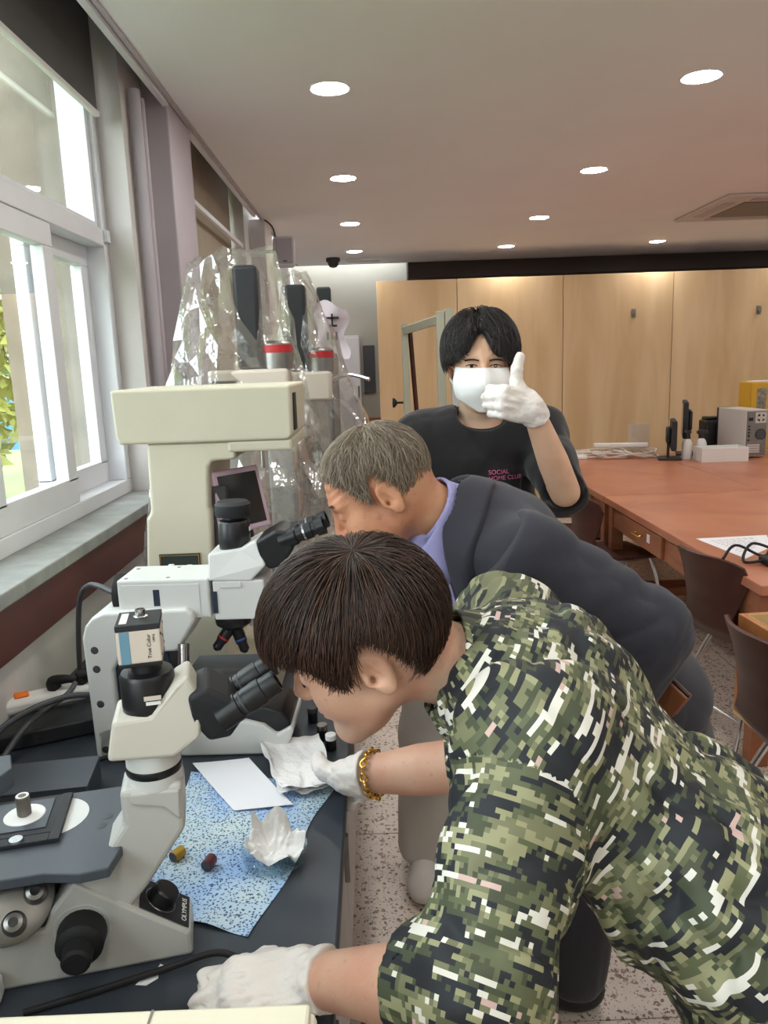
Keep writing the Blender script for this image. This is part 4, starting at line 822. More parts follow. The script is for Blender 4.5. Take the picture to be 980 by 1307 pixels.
def tis(u, v, l):
    p = ta[0].lerp(ta[1], u).lerp(ta[3].lerp(ta[2], u), v); c = (2 * u - 1) ** 2 * 0.5 + (2 * v - 1) ** 2 * 0.5
    nz = MN.noise(Vector((u * 3.5 + l * 3, v * 3.5, l)))
    z = 0.010 + 0.005 * l + 0.012 * c * (0.5 + nz) + 0.003 * MN.noise(Vector((u * 7, v * 7, l))) + 0.012 * max(0, 1 - 4 * u) * (1 - v)
    return (p.x + 0.006 * nz + 0.003 * l, p.y + 0.006 * MN.noise(Vector((u * 3, v * 3, 5 + l))), ZB + max(0.008, z))
tt = thing('paper_tissue', 'folded white tissue with curled edges lying beside the white paper', 'tissue', (0, 0, 0))
for l in (0, 1.2, 2.2): bm = NB(); grid(bm, 26, 26, lambda u, v: tis(u, v, l)); obj('tissue_layer', bm, tm_, tt, ang=180)
# glass dish with a crumpled tissue
dc = Vector((-0.185, 1.118, ZB + 0.0045))
tag(obj('petri_dish', lathe(NB(), [(0, 0), (0.050, 0), (0.0515, 0.001), (0.0535, 0.018), (0.0518, 0.018), (0.050, 0.002), (0, 0.002)], dc, n=44), M_['dish_glass'], None), 'shallow clear glass dish holding a crumpled tissue', 'dish')
def tis2(u, v):
    s, q = 2 * u - 1, 2 * v - 1; r_ = max(abs(s), abs(q)); n1 = MN.noise(Vector((s * 1.8, q * 1.8, 3.3))); n2 = MN.noise(Vector((s * 5, q * 5, 8.1)))
    rad = 0.050 * (0.75 + 0.25 * r_) ; z = 0.006 + 0.042 * r_ ** 1.5 * (0.62 + 0.7 * n1 + 0.5 * (q - s) * 0.5) + 0.004 * n2 + 0.02 * max(0, q) * max(0, 0.6 - abs(s)) 
    L = math.hypot(s, q) + 1e-6; rr = rad * min(1, r_) * (1 + 0.25 * n1)
    return (dc.x + s / L * rr * 1.0, dc.y + q / L * rr * 0.9, dc.z + max(0.004, z))
bm = NB(); grid(bm, 40, 40, tis2, 0.0008); tag(obj('crumpled_tissue', bm, tm_, None, ang=60), 'crumpled white tissue sitting in the glass dish', 'tissue')
for k, (px, py, m_, lab) in enumerate(((-0.133, 1.515, 'steel', 'small dark vial with a metal cap standing near the upright microscope front'), (-0.112, 1.47, 'label_white', 'small dark vial with a white cap beside the folded tissue'), (-0.160, 1.60, 'dark_grey', 'small dark vial with a grey cap next to the microscope base'))):
    t = thing('vial', lab, 'vial', (px, py, ZB))
    obj('glass', lathe(NB(), [(0, 0.0005), (0.010, 0.0005), (0.011, 0.002), (0.011, 0.024), (0, 0.024)], n=20), M_['black'], t); obj('cap', lathe(NB(), [(0, 0.024), (0.0115, 0.024), (0.0115, 0.034), (0.0105, 0.035), (0, 0.035)], n=20), M_[m_], t)
# power strip and plugs at the wall
t = thing('extension_strip', 'white extension strip with an orange switch by the wall', 'power strip', (-0.80, 1.64, ZB + 0.04), 28)
obj('body', B((-0.07, -0.028, 0), (0.20, 0.028, 0.034)), M_['white_plastic'], t, bev=0.012, seg=3)
obj('switch', B((-0.03, -0.014, 0.033), (0.0, 0.014, 0.040)), M_['orange'], t, bev=0.003)
for k in range(2):
    bm = NB(); x = 0.055 + 0.06 * k
    bm = NB(); tube(bm, [(x, 0, 0.034), (x - 0.004, 0.0, 0.052), (x + 0.02, -0.008, 0.056), (x + 0.045, -0.016, 0.052)], 0.014, 12, 6, rr=lambda a: 1.1 - 0.55 * a); obj('plug', bm, M_['rubber'], t)
obj('inlet_cord', tube(NB(), [(-0.07, 0, 0.015), (-0.1, -0.02, 0.012), (-0.12, -0.06, 0.0)], 0.007, 8), M_['white_plastic'], t)
t = thing('adapter_box', 'flat black adapter box under the extension strip', 'adapter', (-0.74, 1.60, ZB + 0.001), 24)
obj('case', B((-0.11, -0.06, 0), (0.14, 0.05, 0.037)), M_['black_matte'], t, bev=0.005)
obj('cable_gland', (lambda b: (cyl(b, (0.14, 0, 0.018), (0.165, 0, 0.018), 0.008, None, 12), b)[1])(NB()), M_['rubber'], t)
t = thing('power_supply_unit', 'flat black power supply box beside the upright microscope', 'power supply', (-0.62, 1.30, ZB + 0.001), 8)
obj('case', B((-0.10, -0.03, 0), (0.075, 0.08, 0.045)), M_['stage_black'], t, bev=0.003)
obj('lid_lip', B((-0.10, -0.032, 0.045), (0.075, 0.082, 0.048)), M_['stage_black'], t, smooth=False)
for (pts, r_, lab) in (
    ([(-0.70, 1.655, ZB + 0.09), (-0.70, 1.60, ZB + 0.085), (-0.74, 1.5, ZB + 0.07), (-0.76, 1.4, ZB + 0.03), (-0.72, 1.30, ZB + 0.05)], 0.006, 'grey cable arching from the extension strip plug to the stage'),
    ([(-0.60, 1.62, ZB + 0.065), (-0.68, 1.56, ZB + 0.10), (-0.77, 1.46, ZB + 0.085), (-0.81, 1.34, ZB + 0.02), (-0.80, 1.2, ZB + 0.008)], 0.0065, 'thick grey cable curving past the white microscope stand'),
    ([(-0.72, 1.415, ZB + 0.006), (-0.62, 1.43, ZB + 0.006), (-0.56, 1.455, ZB + 0.012), (-0.52, 1.44, ZB + 0.008)], 0.005, 'thin black cable lying along the wall side of the bench'),
    ([(-0.74, 1.80, ZB + 0.008), (-0.72, 1.74, ZB + 0.10), (-0.68, 1.68, ZB + 0.27), (-0.62, 1.60, ZB + 0.335), (-0.548, 1.535, ZB + 0.335)], 0.006, 'grey cable running into the back of the white microscope arm'),
    ([(-0.46, 0.825, ZB + 0.006), (-0.38, 0.855, ZB + 0.006), (-0.30, 0.885, ZB + 0.008), (-0.235, 0.900, ZB + 0.016), (-0.19, 0.885, ZB + 0.010), (-0.15, 0.86, ZB + 0.006)], 0.0045, 'black cable lying in front of the inverted microscope base')):
    tag(obj('cable', tube(NB(), pts, r_, 10, 10), M_['rubber'] if 'black' in lab else M_['dark_grey'], None), lab, 'cable')
bm = NB(); prism(bm, [(0, 0), (0.014, 0.003), (0.022, 0.018), (0.017, 0.026), (0.021, 0.038), (0.010, 0.040), (0.011, 0.030), (0.003, 0.022)], 0, 0.0006, 'xy')
o = tag(obj('torn_sticker', bm, M_['label_white'], None, smooth=False), 'torn scrap of white sticker stuck to the worktop', 'sticker'); o.location = (-0.335, 0.868, ZB + 0.0003); o.rotation_euler = (0, 0, R(-20))
# cream cabinet top in the foreground
t = thing('cream_case', 'cream metal instrument case standing at the near end of the bench', 'case', (0, 0, ZB + 0.0005))
obj('body', B((-0.62, 0.16, 0), (-0.062, 0.525, 0.278)), M_['cream'], t, smooth=False, bev=0.005)
obj('lid', B((-0.615, 0.165, 0.278), (-0.066, 0.52, 0.290)), M_['cream'], t, smooth=False, bev=0.003)
obj('lid_seam', B((-0.19, 0.166, 0.2899), (-0.188, 0.519, 0.2905)), M_['bench_side'], t, smooth=False)

# ------------------------------------------------------------------ covered microscopes further along the bench
def covered(loc, label, hgt, dark, lean=0):
    t = thing('covered_microscope', label, 'microscope', loc)
    obj('base', B((-0.12, -0.12, 0), (0.14, 0.12, 0.06)), M_['scope_white'], t, bev=0.01)
    obj('column', B((-0.11, -0.06, 0.06), (-0.02, 0.06, hgt - 0.32)), M_['scope_white'], t, bev=0.01)
    obj('arm', B((-0.11, -0.06, hgt - 0.40), (0.12, 0.06, hgt - 0.30)), M_['warm_white'], t, bev=0.01)
    obj('lamp_tower', B((-0.025 + lean, -0.04, hgt - 0.30), (0.045 + lean, 0.04, hgt - 0.01)), M_['black_matte'], t, bev=0.012)
    obj('head', lathe(NB(), [(0, 0), (0.045, 0), (0.045, 0.07), (0.03, 0.08), (0, 0.08)], (0.085, 0, hgt - 0.30), n=26), M_['steel'], t)
    obj('red_band', lathe(NB(), [(0.0452, 0.045), (0.046, 0.046), (0.046, 0.066), (0.0452, 0.067)], (0.085, 0, hgt - 0.30), n=26), M_['red'], t)
    return t
covered((-0.36, 2.30, ZB + 0.0005), 'tall microscope with a black lamp tower under a clear plastic cover', 1.075, 0)
covered((-0.26, 2.72, ZB + 0.0005), 'second microscope with a black lamp tower standing behind the tall covered one', 1.06, 0)
JIT = 0.012
def film(name, label, top, bot, zt, zbm, n=30, m_=16, folds=7, seed=1, tilt=0.0):
    rng = np.random.RandomState(seed); bm = NB(); rows = []
    for j in range(m_ + 1):
        v = j / m_; row = []
        for i in range(n):
            a = 2 * PI * i / n; k = v ** 0.9
            cx = top[0] * (1 - k) + bot[0] * k; cy = top[1] * (1 - k) + bot[1] * k; rx = top[2] * (1 - k) + bot[2] * k; ry = top[3] * (1 - k) + bot[3] * k
            fold = 1 + (0.10 * math.sin(folds * a + 1.3 * seed) + 0.05 * math.sin(folds * 2.3 * a + 3 * v)) * (0.25 + v) * 0.8
            jit = rng.normal(size=3) * JIT * (0.35 + 0.65 * v)
            z = zt - (zt - zbm) * v + tilt * math.cos(a) * (1 - v) + 0.02 * (1 - v) * math.sin(3 * a)
            row.append(bm.verts.new((cx + rx * fold * math.cos(a) + jit[0], cy + ry * fold * math.sin(a) + jit[1], z + jit[2])))
        rows.append(row)
    for j in range(m_):
        for i in range(n):
            q = (rows[j][i], rows[j][(i + 1) % n], rows[j + 1][(i + 1) % n], rows[j + 1][i])
            bm.faces.new((q[0], q[1], q[2])); bm.faces.new((q[0], q[2], q[3]))
    c = bm.verts.new((top[0], top[1], zt + 0.008))
    for i in range(n): bm.faces.new((rows[0][(i + 1) % n], rows[0][i], c))
    o = obj(name, bm, M_['plastic_film'], None, smooth=False); return tag(o, label, 'plastic cover')
film('plastic_cover', 'crumpled clear plastic cover draped over the tall microscope', (-0.40, 2.34, 0.125, 0.06), (-0.44, 2.40, 0.335, 0.25), 1.915, ZB + 0.045, seed=1, tilt=0.018)
film('plastic_cover', 'clear plastic cover sloping down over the second microscope', (-0.255, 2.74, 0.05, 0.045), (-0.14, 2.86, 0.28, 0.22), 1.90, ZB + 0.045, 28, 15, 6, 3)
# tripod arm with a small bagged head near the far end
t = thing('bagged_stand', 'black camera stand with a printed white bag tied on it', 'stand', (-0.17, 3.14, ZB + 0.0005))
obj('foot', lathe(NB(), [(0, 0), (0.07, 0), (0.068, 0.02), (0, 0.022)]), M_['black_matte'], t); obj('pole', (lambda b: (cyl(b, (0, 0, 0.02), (0, 0, 1.0), 0.012, None, 12), b)[1])(NB()), M_['dark_grey'], t)
obj('head', B((-0.035, -0.03, 0.93), (0.02, 0.03, 1.08)), M_['black_matte'], t, bev=0.008)
bm = NB(); grid(bm, 10, 14, lambda u, v: (0.0 + (u - 0.35) * (0.12 + 0.02 * math.sin(9 * v)), -0.045 + 0.012 * math.sin(7 * u + 4 * v), 1.01 - 0.19 * v + 0.02 * math.sin(5 * u)), 0.001); bg_ = obj('bag', bm, mat('bag_white', (216, 200, 208), 0.7), t, ang=60)
bm = NB(); box(bm, (0.0, -0.066, 0.955), (0.05, -0.062, 0.963)); box(bm, (0.012, -0.066, 0.925), (0.042, -0.062, 0.933)); box(bm, (0.02, -0.066, 0.925), (0.027, -0.062, 0.975)); box(bm, (0.0, -0.066, 0.875), (0.008, -0.062, 0.905)); box(bm, (0.016, -0.066, 0.875), (0.024, -0.062, 0.905)); box(bm, (0.034, -0.066, 0.875), (0.042, -0.062, 0.905))
o = obj('bag_print', bm, M_['black'], bg_, smooth=False); o['kind'] = 'stuff'
bm = NB(); tube(bm, [(0.0, 0, 0.72), (0.08, -0.05, 0.74), (0.16, -0.1, 0.72)], 0.008, 8); obj('arm', bm, M_['chrome'], t)
# ================================================================== SCULPTING TOOLS (signed distances -> one continuous surface)
def A3(*v): return np.array(v, dtype=np.float64)
def rc(P, a, b, ra, rb):
    a = np.asarray(a, float); b = np.asarray(b, float); ab = b - a; t = np.clip(((P - a) @ ab) / (ab @ ab), 0, 1)
    return np.linalg.norm(P - a - t[:, None] * ab, axis=1) - (ra + (rb - ra) * t)
def ell(P, c, r, Rm=None):
    q = P - np.asarray(c, float)
    if Rm is not None: q = q @ Rm
    r = np.asarray(r, float); k0 = np.linalg.norm(q / r, axis=1); k1 = np.linalg.norm(q / (r * r), axis=1)
    return k0 * (k0 - 1.0) / np.maximum(k1, 1e-9)
def smin(a, b, k):
    h = np.maximum(k - np.abs(a - b), 0) / k
    return np.minimum(a, b) - h * h * k * 0.25
def smax(a, b, k): return -smin(-a, -b, k)
def chain(P, pts, k=0.0):
    """pts: list of (point, radius)"""
    d = None
    for (a, ra), (b, rb) in zip(pts[:-1], pts[1:]):
        e = rc(P, a, b, ra, rb); d = e if d is None else (smin(d, e, k) if k else np.minimum(d, e))
    return d
def _hash(i, j, k, s):
    n = (i * 374761393 + j * 668265263 + k * 2147483647 + s * 1274126177) & 0xffffffff
    n = ((n ^ (n >> 13)) * 1274126177) & 0xffffffff
    return ((n ^ (n >> 16)) & 0xffff) / 65535.0
def vnoise(P, s=0):
    f = np.floor(P).astype(np.int64); t = P - f; t = t * t * (3 - 2 * t); i, j, k = f[:, 0], f[:, 1], f[:, 2]; r = 0
    for a in (0, 1):
        for b in (0, 1):
            for c in (0, 1):
                w_ = (t[:, 0] if a else 1 - t[:, 0]) * (t[:, 1] if b else 1 - t[:, 1]) * (t[:, 2] if c else 1 - t[:, 2])
                r = r + w_ * _hash(i + a, j + b, k + c, s)
    return r * 2 - 1
def frame_m(x, y):
    """orthonormal columns from x and an approximate y"""
    x = np.asarray(x, float); x = x / np.linalg.norm(x); y = np.asarray(y, float); y = y - x * (x @ y); y /= np.linalg.norm(y)
    return np.stack([x, y, np.cross(x, y)], 1)
def frame_left(x, y):
    m = frame_m(x, y); return np.stack([m[:, 0], m[:, 1], -m[:, 2]], 1)
def folds(P, Rm, freq, amp, s=0):
    """soft cloth creases: noise stretched along the first axis of Rm"""
    q = P @ Rm * np.asarray(freq, float); n = vnoise(q, s); r = 1 - np.abs(vnoise(q * 1.37 + 5.1, s + 3))
    return amp * (0.6 * n + 0.8 * (r ** 2 - 0.45))
def crease(P, Rm, freq, amp, s=0, w=0.16):
    """narrow grooves of pulled cloth, stretched along the first axis of Rm"""
    q = P @ Rm * np.asarray(freq, float); return amp * np.exp(-(vnoise(q, s) / w) ** 2) * np.clip(0.5 + vnoise(q * 0.37 + 9.3, s + 7), 0, 1)
def nets(f, lo, hi, h):
    lo = np.asarray(lo, float); hi = np.asarray(hi, float); Bn = np.ceil((hi - lo) / (4 * h)).astype(int) + 1; H = 4 * h
    g = np.stack(np.meshgrid(*[np.arange(n) for n in Bn], indexing='ij'), -1).reshape(-1, 3)
    dc_ = f(lo + (g + 0.5) * H - 0.5 * h); act = np.abs(dc_) < H * 1.5
    V = np.empty((Bn[0], Bn[1], Bn[2], 64), np.float32); V[:] = np.sign(dc_).reshape(*Bn, 1)
    off = np.stack(np.meshgrid(*[np.arange(4)] * 3, indexing='ij'), -1).reshape(-1, 3); ga = g[act]
    vals = np.empty((len(ga), 64), np.float32); step = 4000
    for s in range(0, len(ga), step):
        pts = lo + (ga[s:s + step, None, :] * 4 + off[None]) * h
        vals[s:s + step] = f(pts.reshape(-1, 3)).reshape(-1, 64)
    V[ga[:, 0], ga[:, 1], ga[:, 2]] = vals
    V = V.reshape(Bn[0], Bn[1], Bn[2], 4, 4, 4).transpose(0, 3, 1, 4, 2, 5).reshape(Bn[0] * 4, Bn[1] * 4, Bn[2] * 4)
    I = V < 0; n = [s - 1 for s in V.shape]
    cs = np.zeros(n, np.int8)
    C8 = [(a, b, c) for a in (0, 1) for b in (0, 1) for c in (0, 1)]
    for a, b, c in C8: cs += I[a:a + n[0], b:b + n[1], c:c + n[2]]
    ci = np.argwhere((cs > 0) & (cs < 8)); vid = np.full(n, -1, np.int32); vid[ci[:, 0], ci[:, 1], ci[:, 2]] = np.arange(len(ci))
    cv = {k: V[ci[:, 0] + k[0], ci[:, 1] + k[1], ci[:, 2] + k[2]].astype(np.float64) for k in C8}
    acc = np.zeros((len(ci), 3)); cnt = np.zeros(len(ci))
    for k in C8:
        for ax in range(3):
            if k[ax]: continue
            k2 = list(k); k2[ax] = 1; k2 = tuple(k2); a, b = cv[k], cv[k2]; m = (a < 0) != (b < 0)
            t = np.where(m, a / np.where(m, a - b, 1), 0); p = np.tile(np.array(k, float), (len(ci), 1)); p[:, ax] += t
            acc[m] += p[m]; cnt[m] += 1
    verts = lo + (ci + acc / cnt[:, None]) * h
    Q = []
    for ax in range(3):
        s0 = [slice(0, -1)] * 3; s1 = [slice(0, -1)] * 3; s1[ax] = slice(1, None)
        o1, o2 = [x for x in range(3) if x != ax]
        e = np.argwhere(I[tuple(s0)] != I[tuple(s1)]); e = e[(e[:, o1] > 0) & (e[:, o2] > 0)]
        ids = []
        for (d1, d2) in ((1, 1), (0, 1), (0, 0), (1, 0)):
            q = e.copy(); q[:, o1] -= d1; q[:, o2] -= d2; ids.append(vid[q[:, 0], q[:, 1], q[:, 2]])
        q = np.stack(ids, 1); ins = I[e[:, 0], e[:, 1], e[:, 2]]
        fl = ins if ax != 1 else ~ins
        q[~fl] = q[~fl][:, ::-1]; Q.append(q)
    Q = np.concatenate(Q); Q = Q[(Q >= 0).all(1)]
    return verts, Q
def relax(V, Q, it, lam=0.5):
    n = len(V); E_ = np.concatenate([Q[:, [0, 1]], Q[:, [1, 2]], Q[:, [2, 3]], Q[:, [3, 0]]])
    for _ in range(it):
        s = np.zeros_like(V); c = np.zeros(n)
        for a, b in ((0, 1), (1, 0)):
            for ax in range(3): s[:, ax] += np.bincount(E_[:, a], V[E_[:, b], ax], n)
            c += np.bincount(E_[:, a], minlength=n)
        V = V + lam * (s / np.maximum(c, 1)[:, None] - V)
    return V
def sculpt(name, f, lo, hi, h, m, parent, it=2, uv=None):
    V, Q = nets(f, lo, hi, h); V = relax(V, Q, it)
    return raw(name, V, Q, m, parent, uv)
def raw(name, V, Q, m, parent, uv=None):
    me = D.meshes.new(name); nv, nq = len(V), len(Q); k = Q.shape[1]
    me.vertices.add(nv); me.vertices.foreach_set('co', np.ascontiguousarray(V, np.float32).ravel())
    me.loops.add(nq * k); me.loops.foreach_set('vertex_index', np.ascontiguousarray(Q, np.int32).ravel())
    me.polygons.add(nq); me.polygons.foreach_set('loop_start', np.arange(nq, dtype=np.int32) * k)
    try: me.polygons.foreach_set('loop_total', np.full(nq, k, np.int32))
    except Exception: pass
    me.update(calc_edges=True); me.validate()
    if uv is not None:
        fc = V[Q].mean(1); c = uv(V[Q].reshape(-1, 3), np.repeat(fc, k, 0))
        l = me.uv_layers.new(name='cloth'); l.data.foreach_set('uv', np.ascontiguousarray(c, np.float32).ravel())
    me.materials.append(m); me.shade_smooth()
    o = D.objects.new(name, me); COL.objects.link(o); o.parent = parent
    return o
def bounds(pts, pad): P = np.array(pts, float); return P.min(0) - pad, P.max(0) + pad

# ------------------------------------------------------------------ materials for people
def skin(name, base, red, spots=0.0):
    m = D.materials.new(name); m.use_nodes = True; nt = m.node_tree; p = nt.nodes['Principled BSDF']; tc = nt.nodes.new('ShaderNodeTexCoord')
    n = nt.nodes.new('ShaderNodeTexNoise'); n.inputs['Scale'].default_value = 16; n.inputs['Detail'].default_value = 4; nt.links.new(tc.outputs['Object'], n.inputs['Vector'])
    r = nt.nodes.new('ShaderNodeValToRGB'); e = r.color_ramp.elements; e[0].position = 0.38; e[1].position = 0.68; e[0].color = (*lin(base), 1); e[1].color = (*lin(red), 1)
    nt.links.new(n.outputs['Fac'], r.inputs[0]); last = r.outputs[0]
    if spots:
        v = nt.nodes.new('ShaderNodeTexNoise'); v.inputs['Scale'].default_value = 75; v.inputs['Detail'].default_value = 1; nt.links.new(tc.outputs['Object'], v.inputs['Vector'])
        r2 = nt.nodes.new('ShaderNodeValToRGB'); r2.color_ramp.elements[0].position = 0.66; r2.color_ramp.elements[1].position = 0.78; nt.links.new(v.outputs['Fac'], r2.inputs[0])
        mu = nt.nodes.new('ShaderNodeMath'); mu.operation = 'MULTIPLY'; mu.inputs[1].default_value = spots; nt.links.new(r2.outputs[0], mu.inputs[0])
        mx = nt.nodes.new('ShaderNodeMixRGB'); nt.links.new(mu.outputs[0], mx.inputs[0]); nt.links.new(last, mx.inputs[1]); mx.inputs[2].default_value = (*lin((150, 84, 70)), 1); last = mx.outputs[0]
    nt.links.new(last, p.inputs['Base Color']); p.inputs['Roughness'].default_value = 0.48; p.inputs['Specular IOR Level'].default_value = 0.4
    p.inputs['Subsurface Weight'].default_value = 0.25; p.inputs['Subsurface Radius'].default_value = (1.0, 0.4, 0.25); p.inputs['Subsurface Scale'].default_value = 0.006
    b = nt.nodes.new('ShaderNodeTexNoise'); b.inputs['Scale'].default_value = 260; nt.links.new(tc.outputs['Object'], b.inputs['Vector'])
    bp = nt.nodes.new('ShaderNodeBump'); bp.inputs['Strength'].default_value = 0.12; bp.inputs['Distance'].default_value = 0.003; nt.links.new(b.outputs['Fac'], bp.inputs['Height']); nt.links.new(bp.outputs[0], p.inputs['Normal'])
    MATS[name] = m; return m
skin('skin_young', (214, 170, 144), (208, 154, 130), 0.22)
skin('skin_old', (206, 150, 116), (188, 124, 94), 0.3)
skin('skin_masked', (226, 186, 156), (216, 170, 142), 0.0)
def hairmat(name, a, b, rough=0.36):
    m = D.materials.new(name); m.use_nodes = True; nt = m.node_tree; p = nt.nodes['Principled BSDF']
    at = nt.nodes.new('ShaderNodeAttribute'); at.attribute_name = 'tint'; r = nt.nodes.new('ShaderNodeValToRGB')
    r.color_ramp.elements[0].color = (*lin(a), 1); r.color_ramp.elements[1].color = (*lin(b), 1); nt.links.new(at.outputs['Fac'], r.inputs[0]); nt.links.new(r.outputs[0], p.inputs['Base Color'])
    p.inputs['Roughness'].default_value = rough; p.inputs['Specular IOR Level'].default_value = 0.5; MATS[name] = m; return m
hairmat('hair_brown', (28, 19, 17), (96, 64, 47), 0.42); hairmat('hair_grey', (92, 78, 64), (186, 170, 148), 0.55); hairmat('hair_black', (20, 17, 18), (62, 54, 52), 0.5)
def camo():
    m = D.materials.new('camouflage'); m.use_nodes = True; nt = m.node_tree; p = nt.nodes['Principled BSDF']
    uv = nt.nodes.new('ShaderNodeUVMap'); uv.uv_map = 'cloth'; L = nt.links.new
    def snap(sx, sy):
        a = nt.nodes.new('ShaderNodeVectorMath'); a.operation = 'MULTIPLY'; a.inputs[1].default_value = (sx, sy, 1); L(uv.outputs[0], a.inputs[0])
        f = nt.nodes.new('ShaderNodeVectorMath'); f.operation = 'FLOOR'; L(a.outputs[0], f.inputs[0]); return f.outputs[0]
    def noise(vec, scale, det, st):
        mp = nt.nodes.new('ShaderNodeMapping'); mp.inputs['Scale'].default_value = st; L(vec, mp.inputs[0])
        n = nt.nodes.new('ShaderNodeTexNoise'); n.noise_dimensions = '2D'; n.inputs['Scale'].default_value = scale; n.inputs['Detail'].default_value = det; n.inputs['Roughness'].default_value = 0.75; L(mp.outputs[0], n.inputs['Vector']); return n.outputs['Fac']
    def step(fac, t):
        s = nt.nodes.new('ShaderNodeMath'); s.operation = 'GREATER_THAN'; s.inputs[1].default_value = t; L(fac, s.inputs[0]); return s.outputs[0]
    c = snap(190, 190); last = None
    base = nt.nodes.new('ShaderNodeRGB'); base.outputs[0].default_value = (*lin((92, 97, 70)), 1); last = base.outputs[0]
    for k, (sc, off, t, col) in enumerate([(0.15, 0, 0.50, (148, 147, 112)), (0.2, 40, 0.54, (116, 117, 88)), (0.11, 90, 0.51, (34, 37, 42)), (0.22, 140, 0.57, (70, 76, 56)), (0.19, 200, 0.615, (222, 219, 208)), (0.16, 300, 0.685, (200, 170, 162))]):
        o_ = nt.nodes.new('ShaderNodeVectorMath'); o_.operation = 'ADD'; o_.inputs[1].default_value = (off * 3.7, off * 1.9, 0); L(c, o_.inputs[0])
        s = step(noise(o_.outputs[0], sc, 3, (0.30, 1.5, 1) if k >= 4 else (0.45, 1.25, 1)), t)
        mx = nt.nodes.new('ShaderNodeMixRGB'); L(s, mx.inputs[0]); L(last, mx.inputs[1]); mx.inputs[2].default_value = (*lin(col), 1); last = mx.outputs[0]
    L(last, p.inputs['Base Color']); p.inputs['Roughness'].default_value = 0.62; p.inputs['Specular IOR Level'].default_value = 0.35
    tc = nt.nodes.new('ShaderNodeTexCoord'); b = nt.nodes.new('ShaderNodeTexNoise'); b.inputs['Scale'].default_value = 14; L(tc.outputs['Object'], b.inputs['Vector'])
    bp = nt.nodes.new('ShaderNodeBump'); bp.inputs['Strength'].default_value = 0.25; bp.inputs['Distance'].default_value = 0.02; L(b.outputs['Fac'], bp.inputs['Height']); L(bp.outputs[0], p.inputs['Normal'])
    MATS['camo'] = m
camo()
mat('suit', (44, 44, 54), 0.85, var=0.06, vscale=40, bump=0.15, bscale=500, sheen=0.1)
mat('suit_trousers', (40, 40, 46), 0.8, var=0.05, vscale=40, sheen=0.2)
mat('shirt_lilac', (160, 158, 206), 0.8, var=0.03, vscale=60)
mat('tee_black', (22, 21, 24), 0.85, var=0.05, sheen=0.2)
mat('trousers_beige', (208, 203, 196), 0.85, var=0.05)
mat('glove', (234, 226, 220), 0.5, var=0.03, bump=0.2, bscale=120, sss=0.2)
mat('mask_white', (240, 240, 238), 0.8)
mat('shoe_black', (30, 30, 33), 0.55, var=0.1)
mat('pink_print', (226, 116, 168), 0.7)
mat('eye_white', (225, 220, 215), 0.3); mat('iris', (28, 20, 18), 0.2); mat('lash', (22, 18, 18), 0.6)
mat('leather_brown', (150, 92, 60), 0.5, var=0.1)

# ------------------------------------------------------------------ head, hair, hand builders
def head_sdf(q, jaw=1.0, old=False):
    s = np.abs(q[:, 1]); m = np.stack([q[:, 0], s, q[:, 2]], 1)
    d = ell(q, (-0.008, 0, 0.042), (0.098, 0.077, 0.082))
    d = smin(d, ell(q, (-0.038, 0, 0.012), (0.064, 0.066, 0.07)), 0.03)
    d = smin(d, ell(q, (0.034, 0, -0.025), (0.058, 0.061, 0.082)), 0.03)
    d = smin(d, rc(m, (0.0, 0.050, -0.045), (0.066, 0.014, -0.096), 0.020, 0.017), 0.035)
    d = smin(d, ell(q, (0.073, 0, -0.098), (0.019, 0.024, 0.018)), 0.02)
    d = smin(d, ell(m, (0.050, 0.040, -0.026), (0.032, 0.028, 0.034)), 0.02)
    d = smin(d, rc(m, (0.082, 0.004, 0.030), (0.070, 0.044, 0.030), 0.012, 0.010), 0.02)
    d = smax(d, -ell(m, (0.096, 0.032, 0.009), (0.016, 0.020, 0.011)), 0.014)
    d = smin(d, ell(m, (0.0745, 0.032, 0.008), (0.0145, 0.018, 0.0125)), 0.004)
    d = smin(d, rc(q, (0.088, 0, 0.020), (0.108, 0, -0.020), 0.0075, 0.0100), 0.012)
    d = smin(d, ell(q, (0.108, 0, -0.024), (0.0105, 0.0105, 0.0095)), 0.006)
    d = smin(d, ell(m, (0.098, 0.012, -0.028), (0.011, 0.007, 0.0075)), 0.006)
    d = smin(d, ell(q, (0.088, 0, -0.055), (0.013, 0.024, 0.0075)), 0.006)
    d = smin(d, ell(q, (0.086, 0, -0.066), (0.013, 0.021, 0.0075)), 0.006)
    d = smax(d, -rc(m, (0.101, 0.0, -0.0605), (0.092, 0.022, -0.0600), 0.0022, 0.0012), 0.003)
    if old: d = d + 0.0011 * np.sin(q[:, 2] * 420 + 2.2 * np.sin(q[:, 1] * 60)) * np.exp(-((q[:, 2] - 0.06) / 0.03) ** 2) * (q[:, 0] > 0.05)
    # ears
    th = R(14); Re = np.array([[math.cos(th), 0, math.sin(th)], [0, 1, 0], [-math.sin(th), 0, math.cos(th)]])
    al = R(22); Ra = np.array([[math.cos(al), math.sin(al), 0], [-math.sin(al), math.cos(al), 0], [0, 0, 1]])
    c = np.array([-0.012, 0.080, 0.0]); e = (m - c) @ Re @ Ra.T
    ear = ell(e, (-0.006, 0.004, 0.004), (0.0195, 0.0075, 0.0315)); ear = smax(ear, -ell(e, (-0.002, 0.0125, 0.004), (0.0125, 0.0095, 0.0215)), 0.004)
    ear = smin(ear, ell(e, (-0.003, 0.004, -0.023), (0.010, 0.006, 0.012)), 0.008)
    ear = smin(ear, ell(e, (0.010, 0.004, -0.002), (0.0055, 0.005, 0.009)), 0.004)
    ear = smin(ear, rc(e, (-0.011, 0.006, -0.014), (-0.006, 0.0065, 0.018), 0.0032, 0.0032), 0.003)
    ear = smax(ear, -ell(e, (0.004, 0.008, -0.004), (0.005, 0.010, 0.006)), 0.003)
    return smin(d, ear, 0.006)
